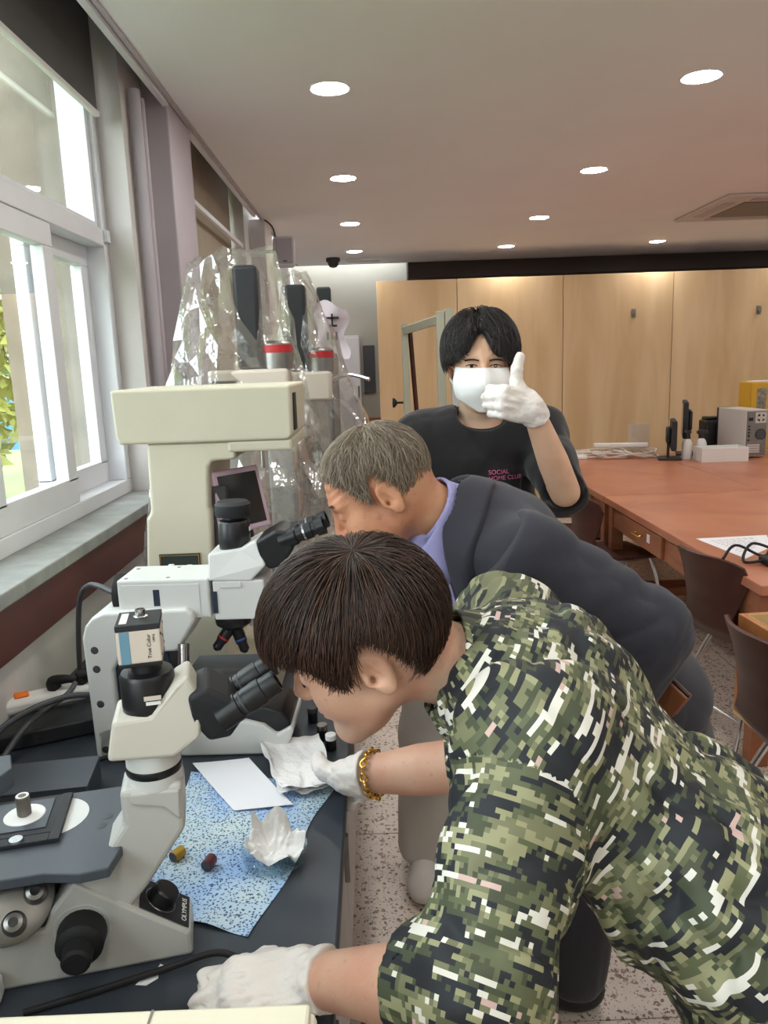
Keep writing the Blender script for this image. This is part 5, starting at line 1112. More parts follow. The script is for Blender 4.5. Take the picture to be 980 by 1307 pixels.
def hair(name, parent, HM, ho, m, whorl, zend, n, length, lift, seed, cap=True, sparse=None, rad=0.0008, wav=0.05, capm=None, crad=(0.104, 0.084, 0.092), cc=(-0.006, 0, 0.040), flow=None, puff=None):
    """strands that run from a whorl over the skull to the hairline; HM head axes, ho head origin"""
    rng = np.random.RandomState(seed); W = np.array(whorl, float); W /= np.linalg.norm(W)
    e1 = np.array([1.0, 0, 0]); e1 -= W * (e1 @ W); e1 /= np.linalg.norm(e1); e2 = np.cross(W, e1); cc = np.array(cc); crad = np.array(crad)
    def S(phi, th, lf):
        d = np.cos(th)[:, None] * W + np.sin(th)[:, None] * (np.cos(phi)[:, None] * e1 + np.sin(phi)[:, None] * e2)
        r = 1 / np.linalg.norm(d / crad, axis=1); p_ = puff(d) if puff else 0
        return cc + d * (r + lf + p_)[:, None]
    ph = np.linspace(-PI, PI, 241); th_end = np.zeros_like(ph); tt = np.linspace(0.2, 2.9, 200)
    for i, p in enumerate(ph):
        q = S(np.full(200, p), tt, np.zeros(200)); az = np.degrees(np.arctan2(q[:, 1], q[:, 0])); ze = np.array([zend(a) for a in az]); bel = q[:, 2] < ze
        th_end[i] = tt[np.argmax(bel)] if bel.any() else 2.9
    te = lambda p: np.interp((p + PI) % (2 * PI) - PI, ph, th_end)
    toW = lambda q: ho + q @ HM.T
    o = None
    if cap:
        NP, NT = 160, 40; P_, T_ = np.meshgrid(np.linspace(-PI, PI, NP, endpoint=False), np.linspace(0.0, 1, NT + 1), indexing='ij')
        pf = P_.ravel(); tf = (T_ * (te(P_) - 0.03)).ravel(); lf = lift * 0.55 * np.minimum(1, 0.55 + tf * 0.5) * np.clip((1.02 - T_.ravel()) * 8, 0.05, 1) + 0.0012 * np.sin(pf * 61 + 3 * np.sin(tf * 4))
        V = toW(S(pf, tf, lf)); idx = np.arange(NP * (NT + 1)).reshape(NP, NT + 1); nx_ = np.roll(idx, -1, 0)
        Q = np.stack([idx[:, :-1], idx[:, 1:], nx_[:, 1:], nx_[:, :-1]], -1).reshape(-1, 4)
        o = raw(name, V, Q, capm or m, parent); at = o.data.attributes.new('tint', 'FLOAT', 'POINT'); at.data.foreach_set('value', np.full(len(V), 0.12, np.float32))
    K = 9; p0 = rng.uniform(-PI, PI, n); end = te(p0); a0 = end * rng.rand(n) ** 0.7 * 0.92; ln = length * (0.7 + 0.5 * rng.rand(n)); a1 = np.minimum(a0 + ln, end + rng.normal(0, 0.028, n))
    keep = a1 - a0 > 0.06
    if sparse is not None:
        mid = S(p0, (a0 + a1) / 2, np.zeros(n)); keep &= rng.rand(n) < sparse(mid)
    p0, a0, a1 = p0[keep], a0[keep], a1[keep]; n = len(p0)
    t = np.linspace(0, 1, K); lay = lift * (0.55 + 0.5 * rng.rand(n)); wv = rng.normal(0, wav, n); ph2 = rng.uniform(0, 6.28, n)
    TH = a0[:, None] + (a1 - a0)[:, None] * t; PH = p0[:, None] + wv[:, None] * t ** 1.5 / np.maximum(0.5, np.sin(np.clip(TH, 0.3, 2.8))) + 0.012 * np.sin(5 * t + ph2[:, None])
    if flow is not None: PH = PH + flow(p0)[:, None] * t
    LF = lay[:, None] * np.minimum(1, 0.35 + 1.6 * t) 
    C = toW(S(PH.ravel(), TH.ravel(), LF.ravel())).reshape(n, K, 3)
    Tn = np.gradient(C, axis=1); Tn /= np.linalg.norm(Tn, axis=2)[..., None] + 1e-12
    ctr = toW(cc[None])[0]; Nn = C - ctr; Nn -= Tn * (Nn * Tn).sum(2)[..., None]; Nn /= np.linalg.norm(Nn, axis=2)[..., None] + 1e-12; Bn = np.cross(Tn, Nn)
    r_ = rad * (1.0 - 0.65 * t ** 2)[None, :, None] * (0.7 + 0.6 * rng.rand(n))[:, None, None]
    Vs = np.stack([C + Nn * r_ * 0.8, C - Nn * r_ * 0.4 + Bn * r_ * 1.1, C - Nn * r_ * 0.4 - Bn * r_ * 1.1], 2)
    idx = np.arange(n * K * 3).reshape(n, K, 3); qs = []
    for j in range(3): qs.append(np.stack([idx[:, :-1, j], idx[:, :-1, (j + 1) % 3], idx[:, 1:, (j + 1) % 3], idx[:, 1:, j]], -1).reshape(-1, 4))
    so = raw('strands', Vs.reshape(-1, 3), np.concatenate(qs), m, o or parent); so['kind'] = 'stuff'
    at = so.data.attributes.new('tint', 'FLOAT', 'POINT'); at.data.foreach_set('value', np.repeat(np.clip(rng.beta(1.6, 3.2, n), 0, 1), K * 3).astype(np.float32))
    return o or so
FING = [((0.088, 0.030, 0.0), (0.044, 0.026, 0.020), 0.0088), ((0.093, 0.010, 0.002), (0.049, 0.030, 0.021), 0.0090), ((0.089, -0.010, 0.001), (0.045, 0.028, 0.020), 0.0085), ((0.080, -0.029, -0.002), (0.035, 0.021, 0.018), 0.0076)]
def hand_prims(curls, thumb, spread=(0.10, 0.03, -0.04, -0.12), g=1.08):
    """curls: 4 x (a,b,c) degrees; thumb: list of points. Fingers bend towards -Z."""
    prims = []
    for k, (base, ls, r) in enumerate(FING):
        p = np.array(base); ang = 0.0; prims.append(((0.012, base[1] * 0.75, -0.002), tuple(p), 0.017 * g, (r + 0.0035) * g)); sp = spread[k]
        for j in range(3):
            ang += R(curls[k][j]); dirv = np.array([math.cos(ang) * math.cos(sp), math.sin(sp) * math.cos(ang), -math.sin(ang)]); q = p + dirv * ls[j]
            prims.append((tuple(p), tuple(q), r * g * (1 - 0.06 * j), r * g * (1 - 0.06 * (j + 1)))); p = q
    for (a, b), (ra, rb) in zip(zip(thumb[:-1], thumb[1:]), ((0.017, 0.0135), (0.0125, 0.0110), (0.0108, 0.0092))): prims.append((a, b, ra * g, rb * g))
    return prims
def hand_sdf(P, HMat, o, prims, k=0.007, mirror=False):
    q = (P - o) @ HMat
    if mirror: q = q * np.array([1, -1, 1])
    d = None
    for a, b, ra, rb in prims:
        e = rc(q, a, b, ra, rb); d = e if d is None else smin(d, e, k)
    return d
# ================================================================== PEOPLE
def person(label, loc):
    t = D.objects.new('person', None); COL.objects.link(t); t['label'] = label; t['category'] = 'person'; return t
def head_axes(fwd, left):
    f_ = np.asarray(fwd, float); f_ /= np.linalg.norm(f_); l_ = np.asarray(left, float); l_ -= f_ * (f_ @ l_); l_ /= np.linalg.norm(l_)
    return np.stack([f_, l_, np.cross(f_, l_)], 1)
def body_mesh(parent, hf, hlo, hhi, hh, bf, blo, bhi, bh, m):
    """head at fine pitch and the rest of the body, joined into one mesh"""
    V1, Q1 = nets(hf, hlo, hhi, hh); V1 = relax(V1, Q1, 2); V2, Q2 = nets(bf, blo, bhi, bh); V2 = relax(V2, Q2, 2)
    return raw('body', np.concatenate([V1, V2]), np.concatenate([Q1, Q2 + len(V1)]), m, parent)
def torso_q(P, o, Rm, ratio):
    """into torso axes (x lateral, y along spine, z depth); the lateral axis is squeezed"""
    q = (P - o) @ Rm; return np.stack([q[:, 0] * ratio, q[:, 1], q[:, 2]], 1)

# ------------------------------------------------------------------ 1. young man in camouflage at the inverted microscope
cp_ = person('young person in a digital camouflage shirt bending to look into the inverted microscope', (0, 0, 0))
pit = R(24); HO = A3(-0.020, 0.985, 1.228)
HM = head_axes((-math.cos(pit), 0.10, -math.sin(pit)), (0.08, -1, -0.10)); HSC = 1.04
NB_ = A3(0.12, 1.005, 1.185); PEL = A3(0.46, 0.83, 0.90)
LSH, RSH = A3(0.175, 0.82, 1.165), A3(0.20, 1.16, 1.175)
LEL, LWR = A3(0.085, 0.66, 0.985), A3(-0.098, 0.812, 0.868)
REL, RWR = A3(0.135, 1.165, 0.945), A3(-0.052, 1.245, 0.888)
HIPL, HIPR = A3(0.47, 0.74, 0.86), A3(0.49, 0.93, 0.86)
legs1 = [[(HIPL, 0.10), (A3(0.50, 0.72, 0.47), 0.068), (A3(0.58, 0.73, 0.09), 0.045)], [(HIPR, 0.10), (A3(0.55, 0.95, 0.47), 0.068), (A3(0.64, 0.98, 0.09), 0.045)]]
def neck1(P): return rc(P, HO + HM @ A3(-0.030, 0, -0.030), NB_ + A3(0.03, 0, -0.01), 0.053, 0.062)
def h1(P):
    q = (P - HO) @ HM / HSC; return smin(head_sdf(q) * HSC, neck1(P), 0.03)
def arms1(P): return np.minimum(chain(P, [(LSH, 0.056), (LEL, 0.044), (LEL * 0.6 + LWR * 0.4, 0.044), (LWR, 0.0285)]), chain(P, [(RSH, 0.056), (REL, 0.044), (REL * 0.6 + RWR * 0.4, 0.043), (RWR, 0.029)]))
def b1(P):
    d = rc(P, NB_ + A3(0.05, 0, -0.04), PEL, 0.085, 0.10); d = smin(d, rc(P, LSH, RSH, 0.06, 0.06), 0.05); d = smin(d, arms1(P), 0.03); d = smin(d, neck1(P), 0.02)
    for l in legs1: d = smin(d, chain(P, l), 0.03)
    pl = [hand_sdf(P, *HL1), hand_sdf(P, *HR1)]
    return smin(smin(d, pl[0] + 0.0015, 0.01), pl[1] + 0.0015, 0.01)
# gloved hands
HLm = frame_left((-0.96, -0.10, -0.06), (0.05, 1.0, 0.30)); HL1 = (HLm, LWR + A3(-0.006, 0, 0.0), hand_prims([(28, 52, 34), (30, 54, 34), (32, 54, 34), (34, 50, 30)], [(0.02, 0.022, -0.012), (0.052, 0.046, -0.020), (0.080, 0.046, -0.026), (0.098, 0.036, -0.028)]), 0.008)
HRm = frame_m((-0.22, 0.80, -0.36), (-0.9, -0.25, 0.15)); HR1 = (HRm, RWR + A3(-0.004, 0.004, 0.0), hand_prims([(10, 34, 20), (14, 40, 24), (62, 70, 40), (66, 70, 40)], [(0.02, 0.026, -0.006), (0.040, 0.048, 0.004), (0.062, 0.054, 0.016), (0.080, 0.052, 0.026)]), 0.008)
bo = body_mesh(cp_, h1, *bounds([HO + HM @ A3(x, y, z) for x in (-0.13, 0.14) for y in (-0.11, 0.11) for z in (-0.15, 0.15)] + [NB_], 0.02), 0.0026,
               b1, (-0.26, 0.55, 0.02), (0.80, 1.36, 1.28), 0.006, M_['skin_young'])
def zend1(az):
    a = abs(az); return float(np.interp(a, [0, 25, 45, 58, 66, 74, 82, 92, 104, 120, 140, 180], [0.056, 0.054, 0.052, 0.046, 0.034, 0.006, 0.008, 0.040, 0.058, 0.024, -0.035, -0.064]))
hr_ = hair('hair', cp_, HM * HSC, HO, M_['hair_brown'], (-0.40, 0.12, 0.90), zend1, 7500, 1.05, 0.020, 5, rad=0.00072, wav=0.06, puff=lambda d: 0.010 * np.clip(d[:, 0], 0, 1))
def glove(P, spec, Rm, s, cuff_a, cuff_b, ra, rb, amp=0.0012):
    d = hand_sdf(P, *spec) - 0.0022; d = smin(d, rc(P, cuff_a, cuff_b, ra, rb), 0.012)
    d = d + folds(P, Rm, (28, 85, 85), amp, s)
    dirv = (cuff_b - cuff_a) / np.linalg.norm(cuff_b - cuff_a); cut = (P - cuff_b) @ dirv
    return smax(d, cut, 0.003)
fdl = (LEL - LWR) / np.linalg.norm(LEL - LWR); fdr = (REL - RWR) / np.linalg.norm(REL - RWR)
lo, hi = bounds([LWR, LWR + A3(-0.17, 0, 0), LWR + A3(-0.17, 0.02, -0.04), LWR + A3(0.02, 0, 0.0)], 0.062)
sculpt('glove', lambda P: glove(P, HL1, HLm, 4, LWR - fdl * 0.012, LWR + fdl * 0.030, 0.033, 0.037, 0.0042), lo, hi, 0.0022, M_['glove'], cp_)
lo, hi = bounds([RWR, RWR + A3(-0.14, 0.14, -0.06), RWR + A3(0.03, -0.03, 0.02)], 0.05)
sculpt('glove', lambda P: glove(P, HR1, HRm, 9, RWR - fdr * 0.012, RWR + fdr * 0.022, 0.034, 0.042, 0.003), lo, hi, 0.0026, M_['glove'], cp_)
# gold chain bracelet around the far wrist
ax_, u_, v_ = axes(Vector(fdr)); bc = Vector(RWR + fdr * 0.034); gold = mat('gold', (236, 190, 92), 0.22, 1.0)
br = thing('bracelet', 'gold chain bracelet worn above the far glove', 'bracelet', (0, 0, 0))
for k in range(20):
    a = 2 * PI * k / 20; c = bc + (u_ * math.cos(a) + v_ * math.sin(a)) * 0.039; tg = (-u_ * math.sin(a) + v_ * math.cos(a)); nr = (u_ * math.cos(a) + v_ * math.sin(a)); sd_ = ax_ if k % 2 else (ax_ * 0.5 + nr * 0.85).normalized()
    obj('link', tube(NB(), [c + tg * 0.0075, c + sd_ * 0.0055 + tg * 0.003, c + sd_ * 0.0055 - tg * 0.003, c - tg * 0.0075, c - sd_ * 0.0055 - tg * 0.003, c - sd_ * 0.0055 + tg * 0.003], 0.0019, 6, 3, True), gold, br)
# shirt: torso, sleeves, collar
SPu = NB_ - PEL; SPu = SPu / np.linalg.norm(SPu); LATd = LSH - RSH; LATd = LATd - SPu * (LATd @ SPu); LATd /= np.linalg.norm(LATd); DEP = np.cross(LATd, SPu)
TR = np.stack([LATd, SPu, DEP], 1)
slL = [(LSH, 0.088), (LSH * 0.5 + LEL * 0.5, 0.074), (LEL + A3(0, 0, 0), 0.069), (LEL + (LWR - LEL) * 0.38, 0.066)]
slR = [(RSH, 0.088), (RSH * 0.5 + REL * 0.5, 0.074), (REL, 0.064), (REL + (RWR - REL) * 0.12, 0.062)]
slLb = (LEL + (LWR - LEL) * 0.32, -fdl); slRb = (REL + (RWR - REL) * 0.06, -fdr)
def tor1(P):
    q = torso_q(P, PEL, TR, 0.66)
    d = chain(q, [(A3(0, -0.10, 0.0), 0.130), (A3(0, 0.10, -0.005), 0.124), (A3(0, 0.30, 0.0), 0.116), (A3(0, 0.42, -0.01), 0.085)], 0.05) / 0.85
    d = smin(d, rc(P, LSH, RSH, 0.084, 0.084), 0.06)
    d = smin(d, rc(P, NB_ + A3(0.01, 0, -0.02), (LSH + RSH) / 2 + A3(0.05, 0, 0), 0.078, 0.10), 0.05)
    return d
def slv(P, sl, base):
    d = chain(P, sl, 0.03); return smax(d, (P - base[0]) @ base[1], 0.004)
AXL = frame_m(LEL - LSH, (0, 0, 1)); 
def shirt1(P):
    d = tor1(P); sl = smin(slv(P, slL, slLb), slv(P, slR, slRb), 0.01); d = smin(d, sl, 0.035)
    Rf = frame_m(A3(0.45, 0.1, -1.0), (0, 1, 0)); cf = np.clip(np.linalg.norm(P - slLb[0], axis=1) / 0.10 - 0.55, 0.12, 1) * np.clip(np.linalg.norm(P - slRb[0], axis=1) / 0.10 - 0.55, 0.12, 1); d = d + cf * folds(P, Rf, (6, 26, 20), 0.0105, 2) + folds(P, TR, (9, 34, 20), 0.006, 14) * np.exp(-((P - PEL) @ SPu - 0.08) ** 2 / 0.012) + cf * folds(P, AXL, (26, 10, 10), 0.0035, 8) * np.exp(-np.linalg.norm(P - LEL, axis=1) / 0.12)
    d = d + crease(P, Rf, (5, 15, 13), 0.009, 44) * np.clip(np.linalg.norm(P - slLb[0], axis=1) / 0.09 - 0.9, 0, 1) * np.clip(np.linalg.norm(P - slRb[0], axis=1) / 0.09 - 0.9, 0, 1) + crease(P, AXL, (13, 7, 7), 0.006, 46) * np.exp(-np.linalg.norm(P - (LSH * 0.45 + LEL * 0.55), axis=1) / 0.09)
    # hem
    hem = (PEL + A3(-0.02, 0, -0.045)) ; d = smax(d, -((P - hem) @ A3(-0.42, 0.0, 0.90)) - 0.030, 0.01)
    # neck opening and hollow cuffs
    nk = neck1(P); d = smax(d, -(nk - 0.010), 0.006)
    inner = np.minimum(chain(P, [(a, r - 0.008) for a, r in slL[1:]] + [(slL[-1][0] + (LWR - LEL) * 0.2, 0.060)]), chain(P, [(a, r - 0.009) for a, r in slR[1:]] + [(slR[-1][0] + (RWR - REL) * 0.2, 0.053)]))
    near = np.minimum(np.linalg.norm(P - slLb[0], axis=1), np.linalg.norm(P - slRb[0], axis=1))
    return np.where(near < 0.11, smax(d, -inner, 0.004), d)
def uv1(C, Fc):
    dt = tor1(Fc); dl = chain(Fc, slL); dr = chain(Fc, slR); side = np.argmin(np.stack([dt, dl + 0.012, dr + 0.012]), 0); out = np.zeros((len(C), 2))
    q = (C - PEL) @ TR; out[:, 1] = q[:, 1] * 1.0 + 0.25 * q[:, 0]; out[:, 0] = np.arctan2(q[:, 0], q[:, 2]) * 0.16
    for k, (s_, e_, w_) in ((1, (LSH, LEL, LWR)), (2, (RSH, REL, RWR))):
        mk = side == k; Rs = frame_m(e_ - s_, (0, 0, 1)); qq = (C[mk] - s_) @ Rs; out[mk, 1] = qq[:, 0] + 3.0; out[mk, 0] = np.arctan2(qq[:, 1], qq[:, 2]) * 0.075 + 2.0
    return out
sh1 = sculpt('shirt', shirt1, (-0.03, 0.50, 0.66), (0.74, 1.36, 1.36), 0.0048, M_['camo'], cp_, 2, uv1)
# collar band round the neck
nax = (HO + HM @ A3(-0.030, 0, -0.030)) - NB_; nax /= np.linalg.norm(nax)
def coll1(P):
    c0 = NB_ + A3(0.022, 0, -0.004); d = np.abs(rc(P, c0 - nax * 0.02, c0 + nax * 0.075, 0.078, 0.066)) - 0.0035
    d = smax(d, ((P - c0) @ nax) - 0.058, 0.003); d = smax(d, -((P - c0) @ nax) - 0.035, 0.003); return d + folds(P, frame_m(nax, (0, 1, 0)), (20, 40, 40), 0.0012, 5)
sculpt('collar', coll1, *bounds([NB_ + A3(0.03, 0, 0)], 0.125), 0.0028, M_['camo'], sh1, 1, lambda C, Fc: np.stack([C[:, 2] + C[:, 0] * 0.6, C[:, 1] + 0.4 * C[:, 0]], 1))
def trou1(P):
    d = rc(P, HIPL + A3(0, 0.01, 0.06), HIPR + A3(0, -0.01, 0.06), 0.128, 0.128); d = smin(d, rc(P, HIPL + A3(-0.05, 0.02, 0.04), HIPR + A3(-0.05, 0, 0.04), 0.11, 0.11), 0.05)
    for (a, ra), (b, rb), (c, r3) in legs1: d = smin(d, chain(P, [(a, 0.122), (b, 0.096), (A3(c[0], c[1], 0.10), 0.078)], 0.03), 0.03)
    d = d + folds(P, frame_m((0, 0, 1), (0, 1, 0)), (7, 20, 20), 0.006, 12); d = smax(d, P[:, 2] - 0.97, 0.01); return smax(d, 0.055 - P[:, 2], 0.01)
def uvt(C, Fc): return np.stack([C[:, 2] + 7, np.arctan2(C[:, 0] - 0.5, C[:, 1] - np.where(Fc[:, 1] > 0.84, 0.95, 0.73)) * 0.12], 1)
sculpt('trousers', trou1, (0.25, 0.52, 0.03), (0.80, 1.16, 1.02), 0.008, M_['camo'], cp_, 2, uvt)
def boot(parent, ank, yaw, m, nm='shoe', L=0.27, h=0.10):
    ca, sa = math.cos(yaw), math.sin(yaw); Rm = np.array([[ca, -sa, 0], [sa, ca, 0], [0, 0, 1.0]])
    def f(P):
        q = (P - A3(ank[0], ank[1], 0)) @ Rm; d = rc(q, (0.0, 0, h * 0.55), (0, 0, h + 0.03), 0.045, 0.043)
        d = smin(d, rc(q, (-0.03, 0, 0.045), (L * 0.55, 0, 0.042), 0.042, 0.044), 0.04); d = smin(d, ell(q, (L * 0.58, 0, 0.036), (0.062, 0.046, 0.034)), 0.03)
        return smax(d, 0.001 - q[:, 2], 0.004)
    c = A3(ank[0], ank[1], 0); e = c + Rm @ A3(L * 0.8, 0, 0)
    return sculpt(nm, f, *bounds([c, e, c + A3(0, 0, h + 0.05), c - Rm @ A3(0.05, 0, 0)], 0.065), 0.006, m, parent)
boot(cp_, legs1[0][2][0], PI * 0.97, M_['shoe_black'], 'boot'); boot(cp_, legs1[1][2][0], PI * 0.97, M_['shoe_black'], 'boot')
# eye, lash and brow on the near side
ew = lambda x, y, z: HO + HM @ (A3(x, y, z) * HSC)
for s_ in (1, -1):
    bm = NB(); tube(bm, [Vector(ew(0.0885 - 0.004 * abs(t_), s_ * (0.032 + 0.013 * t_), 0.0065 - 0.004 * abs(t_) ** 2)) for t_ in (-1, -0.5, 0, 0.5, 1)], 0.0017, 6); obj('eyelash', bm, M_['lash'], cp_)
    bm = NB(); tube(bm, [Vector(ew(0.095 - 0.010 * t_ * t_, s_ * (0.016 + 0.034 * t_), 0.034 + 0.004 * t_)) for t_ in (0, 0.33, 0.66, 1)], 0.0032, 6); obj('eyebrow', bm, M_['lash'], cp_)

# ------------------------------------------------------------------ 2. older man in a suit at the upright microscope
op = person('older person with thin grey hair in a dark suit leaning to the upright microscope', (0, 0, 0))
pit = R(30); GO = A3(0.012, 1.475, 1.350); GM = head_axes((-math.cos(pit), 0.04, -math.sin(pit)), (0.05, -1, 0.0)); GS = 1.03
GN = A3(0.128, 1.505, 1.290); GP = A3(0.50, 1.60, 0.935)
GL, GR = A3(0.275, 1.375, 1.235), A3(0.255, 1.69, 1.245); GLE, GLW = A3(0.492, 1.372, 1.088), A3(0.38, 1.33, 0.89); GRE, GRW = A3(0.25, 1.78, 0.98), A3(0.02, 1.70, 0.87)
glegs = [[(A3(0.555, 1.53, 0.86), 0.10), (A3(0.735, 1.55, 0.47), 0.066), (A3(0.92, 1.57, 0.09), 0.043)], [(A3(0.53, 1.69, 0.86), 0.10), (A3(0.50, 1.69, 0.47), 0.066), (A3(0.455, 1.665, 0.09), 0.043)]]
def neck2(P): return rc(P, GO + GM @ A3(-0.032, 0, -0.03), GN + A3(0.03, 0.0, -0.01), 0.054, 0.062)
def h2(P): return smin(head_sdf((P - GO) @ GM / GS, old=True) * GS, neck2(P), 0.03)
GH1 = (frame_m((-0.6, -0.2, -0.7), (-0.5, 0.4, 0.4)), GLW, hand_prims([(35, 45, 30)] * 4, [(0.02, 0.026, -0.008), (0.046, 0.048, -0.014), (0.07, 0.055, -0.02), (0.09, 0.055, -0.026)]), 0.008)
GH2 = (frame_m((-1, 0, -0.1), (0, -1, 0)), GRW, hand_prims([(25, 35, 25)] * 4, [(0.02, 0.026, -0.008), (0.046, 0.048, -0.014), (0.07, 0.055, -0.02), (0.09, 0.055, -0.026)]), 0.008)
def b2(P):
    d = rc(P, GN + A3(0.07, 0, -0.04), GP, 0.085, 0.10); d = smin(d, rc(P, GL, GR, 0.06, 0.06), 0.05); d = smin(d, neck2(P), 0.02)
    d = smin(d, np.minimum(chain(P, [(GL, 0.054), (GLE, 0.043), (GLW, 0.028)]), chain(P, [(GR, 0.054), (GRE, 0.043), (GRW, 0.028)])), 0.03)
    for l in glegs: d = smin(d, chain(P, l), 0.03)
    return smin(smin(d, hand_sdf(P, *GH1), 0.01), hand_sdf(P, *GH2), 0.01)
body_mesh(op, h2, *bounds([GO + GM @ A3(x, y, z) for x in (-0.13, 0.14) for y in (-0.11, 0.11) for z in (-0.15, 0.15)] + [GN], 0.02), 0.003, b2, (-0.16, 1.22, 0.02), (1.02, 1.92, 1.36), 0.007, M_['skin_old'])
def zend2(az):
    a = abs(az); return float(np.interp(a, [0, 30, 50, 62, 72, 80, 90, 102, 118, 140, 180], [0.100, 0.085, 0.066, 0.052, 0.026, -0.004, 0.052, 0.060, 0.01, -0.045, -0.060]))
def sparse2(q):
    top = np.clip((q[:, 2] - 0.085) / 0.05, 0, 1) * np.clip((q[:, 0] + 0.05) / 0.08, 0, 1); return 1 - 0.55 * top
capm2 = mat('scalp_grey', (140, 112, 90), 0.6, var=0.15, vscale=120)
hair('hair', op, GM * GS, GO, M_['hair_grey'], (-0.35, 0.0, 0.94), zend2, 7000, 0.42, 0.011, 9, rad=0.0008, wav=0.10, capm=capm2, crad=(0.100, 0.079, 0.084), cc=(-0.008, 0, 0.042), sparse=sparse2)
GU = GN - GP; GU /= np.linalg.norm(GU); GLt = GL - GR; GLt = GLt - GU * (GLt @ GU); GLt /= np.linalg.norm(GLt); GT = np.stack([GLt, GU, np.cross(GLt, GU)], 1)
def tor2(P):
    q = torso_q(P, GP, GT, 0.68); d = chain(q, [(A3(0, -0.12, -0.01), 0.126), (A3(0, 0.12, 0.0), 0.120), (A3(0, 0.36, 0.0), 0.118), (A3(0, 0.46, 0.0), 0.088)], 0.05) / 0.85
    d = smin(d, rc(P, GL, GR, 0.084, 0.084), 0.06); return smin(d, rc(P, GN + A3(0.05, 0, -0.005), (GL + GR) / 2, 0.082, 0.095), 0.05)
sl2 = [[(GL, 0.093), (GL * 0.5 + GLE * 0.5, 0.084), (GLE, 0.080), (GLW, 0.066)], [(GR, 0.09), (GR * 0.5 + GRE * 0.5, 0.08), (GRE, 0.072), (GRW, 0.056)]]
GAX = frame_m(GLE - GL, (0, 0, 1))
def jacket(P):
    d = tor2(P); s2 = smax(chain(P, sl2[1], 0.03), (P - GRW) @ ((GRW - GRE) / np.linalg.norm(GRW - GRE)), 0.004)
    d = d + folds(P, GT, (9, 6, 9), 0.005, 25) + crease(P, GT, (7, 4, 7), 0.007, 27); d = smin(d, s2, 0.01)
    # skirt of the jacket and the V of the front
    d = smin(d, rc(P, GP + A3(0.02, -0.08, 0.0), GP + A3(0.06, -0.09, -0.10), 0.075, 0.085), 0.06); d = smax(d, -((P - (GP + A3(0.08, 0, -0.13))) @ A3(-0.45, 0, 0.90)), 0.01)
    nk = rc(P, GO + GM @ A3(-0.03, 0, -0.03), GN + A3(0.03, 0, -0.01), 0.07, 0.078); vee = rc(P, GN + A3(-0.06, 0, -0.06), GN + A3(0.05, 0.0, -0.26), 0.085, 0.03)
    return smax(smax(d, -nk, 0.01), -vee, 0.01)
def sleeve2(P):
    u = (GLE - GL) / np.linalg.norm(GLE - GL); d = chain(P, [(GL - u * 0.02, 0.094), (GL * 0.5 + GLE * 0.5, 0.086), (GLE, 0.083), (GLW, 0.068)], 0.03)
    el = np.exp(-np.linalg.norm(P - GLE, axis=1) / 0.11); sh = np.exp(-np.linalg.norm(P - GL, axis=1) / 0.10)
    Rd = frame_m(A3(0.85, 0, 0.35), (0, 0, 1)); d = d + crease(P, Rd, (4.5, 13, 11), 0.011, 33, 0.26) + folds(P, Rd, (5, 13, 12), 0.006, 21) + folds(P, GAX, (30, 8, 10), 0.008, 22) * el
    d = smax(d, -((P - GL) @ frame_m(u, (0, 0, 1))[:, 0]) - 0.058, 0.006)
    return smax(d, (P - GLW) @ ((GLW - GLE) / np.linalg.norm(GLW - GLE)), 0.004)
jk = sculpt('jacket', jacket, (0.0, 1.18, 0.66), (0.96, 1.96, 1.42), 0.0055, M_['suit'], op)
sculpt('sleeve', sleeve2, (0.12, 1.22, 0.80), (0.66, 1.52, 1.40), 0.0045, M_['suit'], jk)
gax = (GO + GM @ A3(-0.03, 0, -0.03)) - GN; gax /= np.linalg.norm(gax)
def lap_pts(s_): return [GN + A3(0.085, s_ * 0.0, 0.072), GN + A3(0.055, s_ * 0.055, 0.060), GN + A3(0.035, s_ * 0.088, 0.015), GN + A3(0.035, s_ * 0.098, -0.05), GN + A3(0.050, s_ * 0.085, -0.12), GN + A3(0.09, s_ * 0.05, -0.19)]
def lapel(P):
    d = None
    for s_ in (-1, 1):
        pts = [tuple(p) for p in spline([Vector(p) for p in lap_pts(s_)], 5)]; n = len(pts)
        e = chain(P, [(p, 0.024 + 0.016 * math.sin(PI * min(1, i / n * 1.1))) for i, p in enumerate(pts)]); d = e if d is None else np.minimum(d, e)
    nk = rc(P, GO + GM @ A3(-0.03, 0, -0.03), GN + A3(0.03, 0, -0.01), 0.07, 0.078)
    return smax(smax(d, tor2(P) - 0.009, 0.004), -nk, 0.004)
sculpt('lapel', lapel, *bounds([p for s_ in (-1, 1) for p in lap_pts(s_)], 0.05), 0.0035, M_['suit'], jk)
def shirtc(P):
    c0 = GN + A3(0.012, 0, -0.004); d = np.abs(rc(P, c0 - gax * 0.02, c0 + gax * 0.06, 0.078, 0.067)) - 0.003; a = (P - c0) @ gax
    d = smax(smax(d, a - 0.056, 0.003), -a - 0.03, 0.003)
    ch = rc(P, GN + A3(-0.01, 0, -0.05), GN + A3(0.10, 0.0, -0.24), 0.072, 0.07); return smin(d, ch, 0.004) + folds(P, frame_m((0, 0, 1), (0, 1, 0)), (10, 22, 22), 0.0022, 31)
so2 = sculpt('shirt', shirtc, *bounds([GN, GN + A3(0.1, 0, -0.28)], 0.12), 0.0036, M_['shirt_lilac'], op)
def cleaf(P):
    c0 = GN + A3(0.012, 0, -0.004); dsd = rc(P, c0 + gax * 0.052, c0 + A3(-0.030, 0.0, -0.060), 0.070, 0.088); d = np.abs(dsd) - 0.0025
    a = (P - c0) @ gax; low = 0.070 + 0.045 * np.clip((c0[0] - P[:, 0]) / 0.06, 0, 1)
    return smax(smax(d, a - 0.055, 0.003), -a - low + 0.03, 0.003)
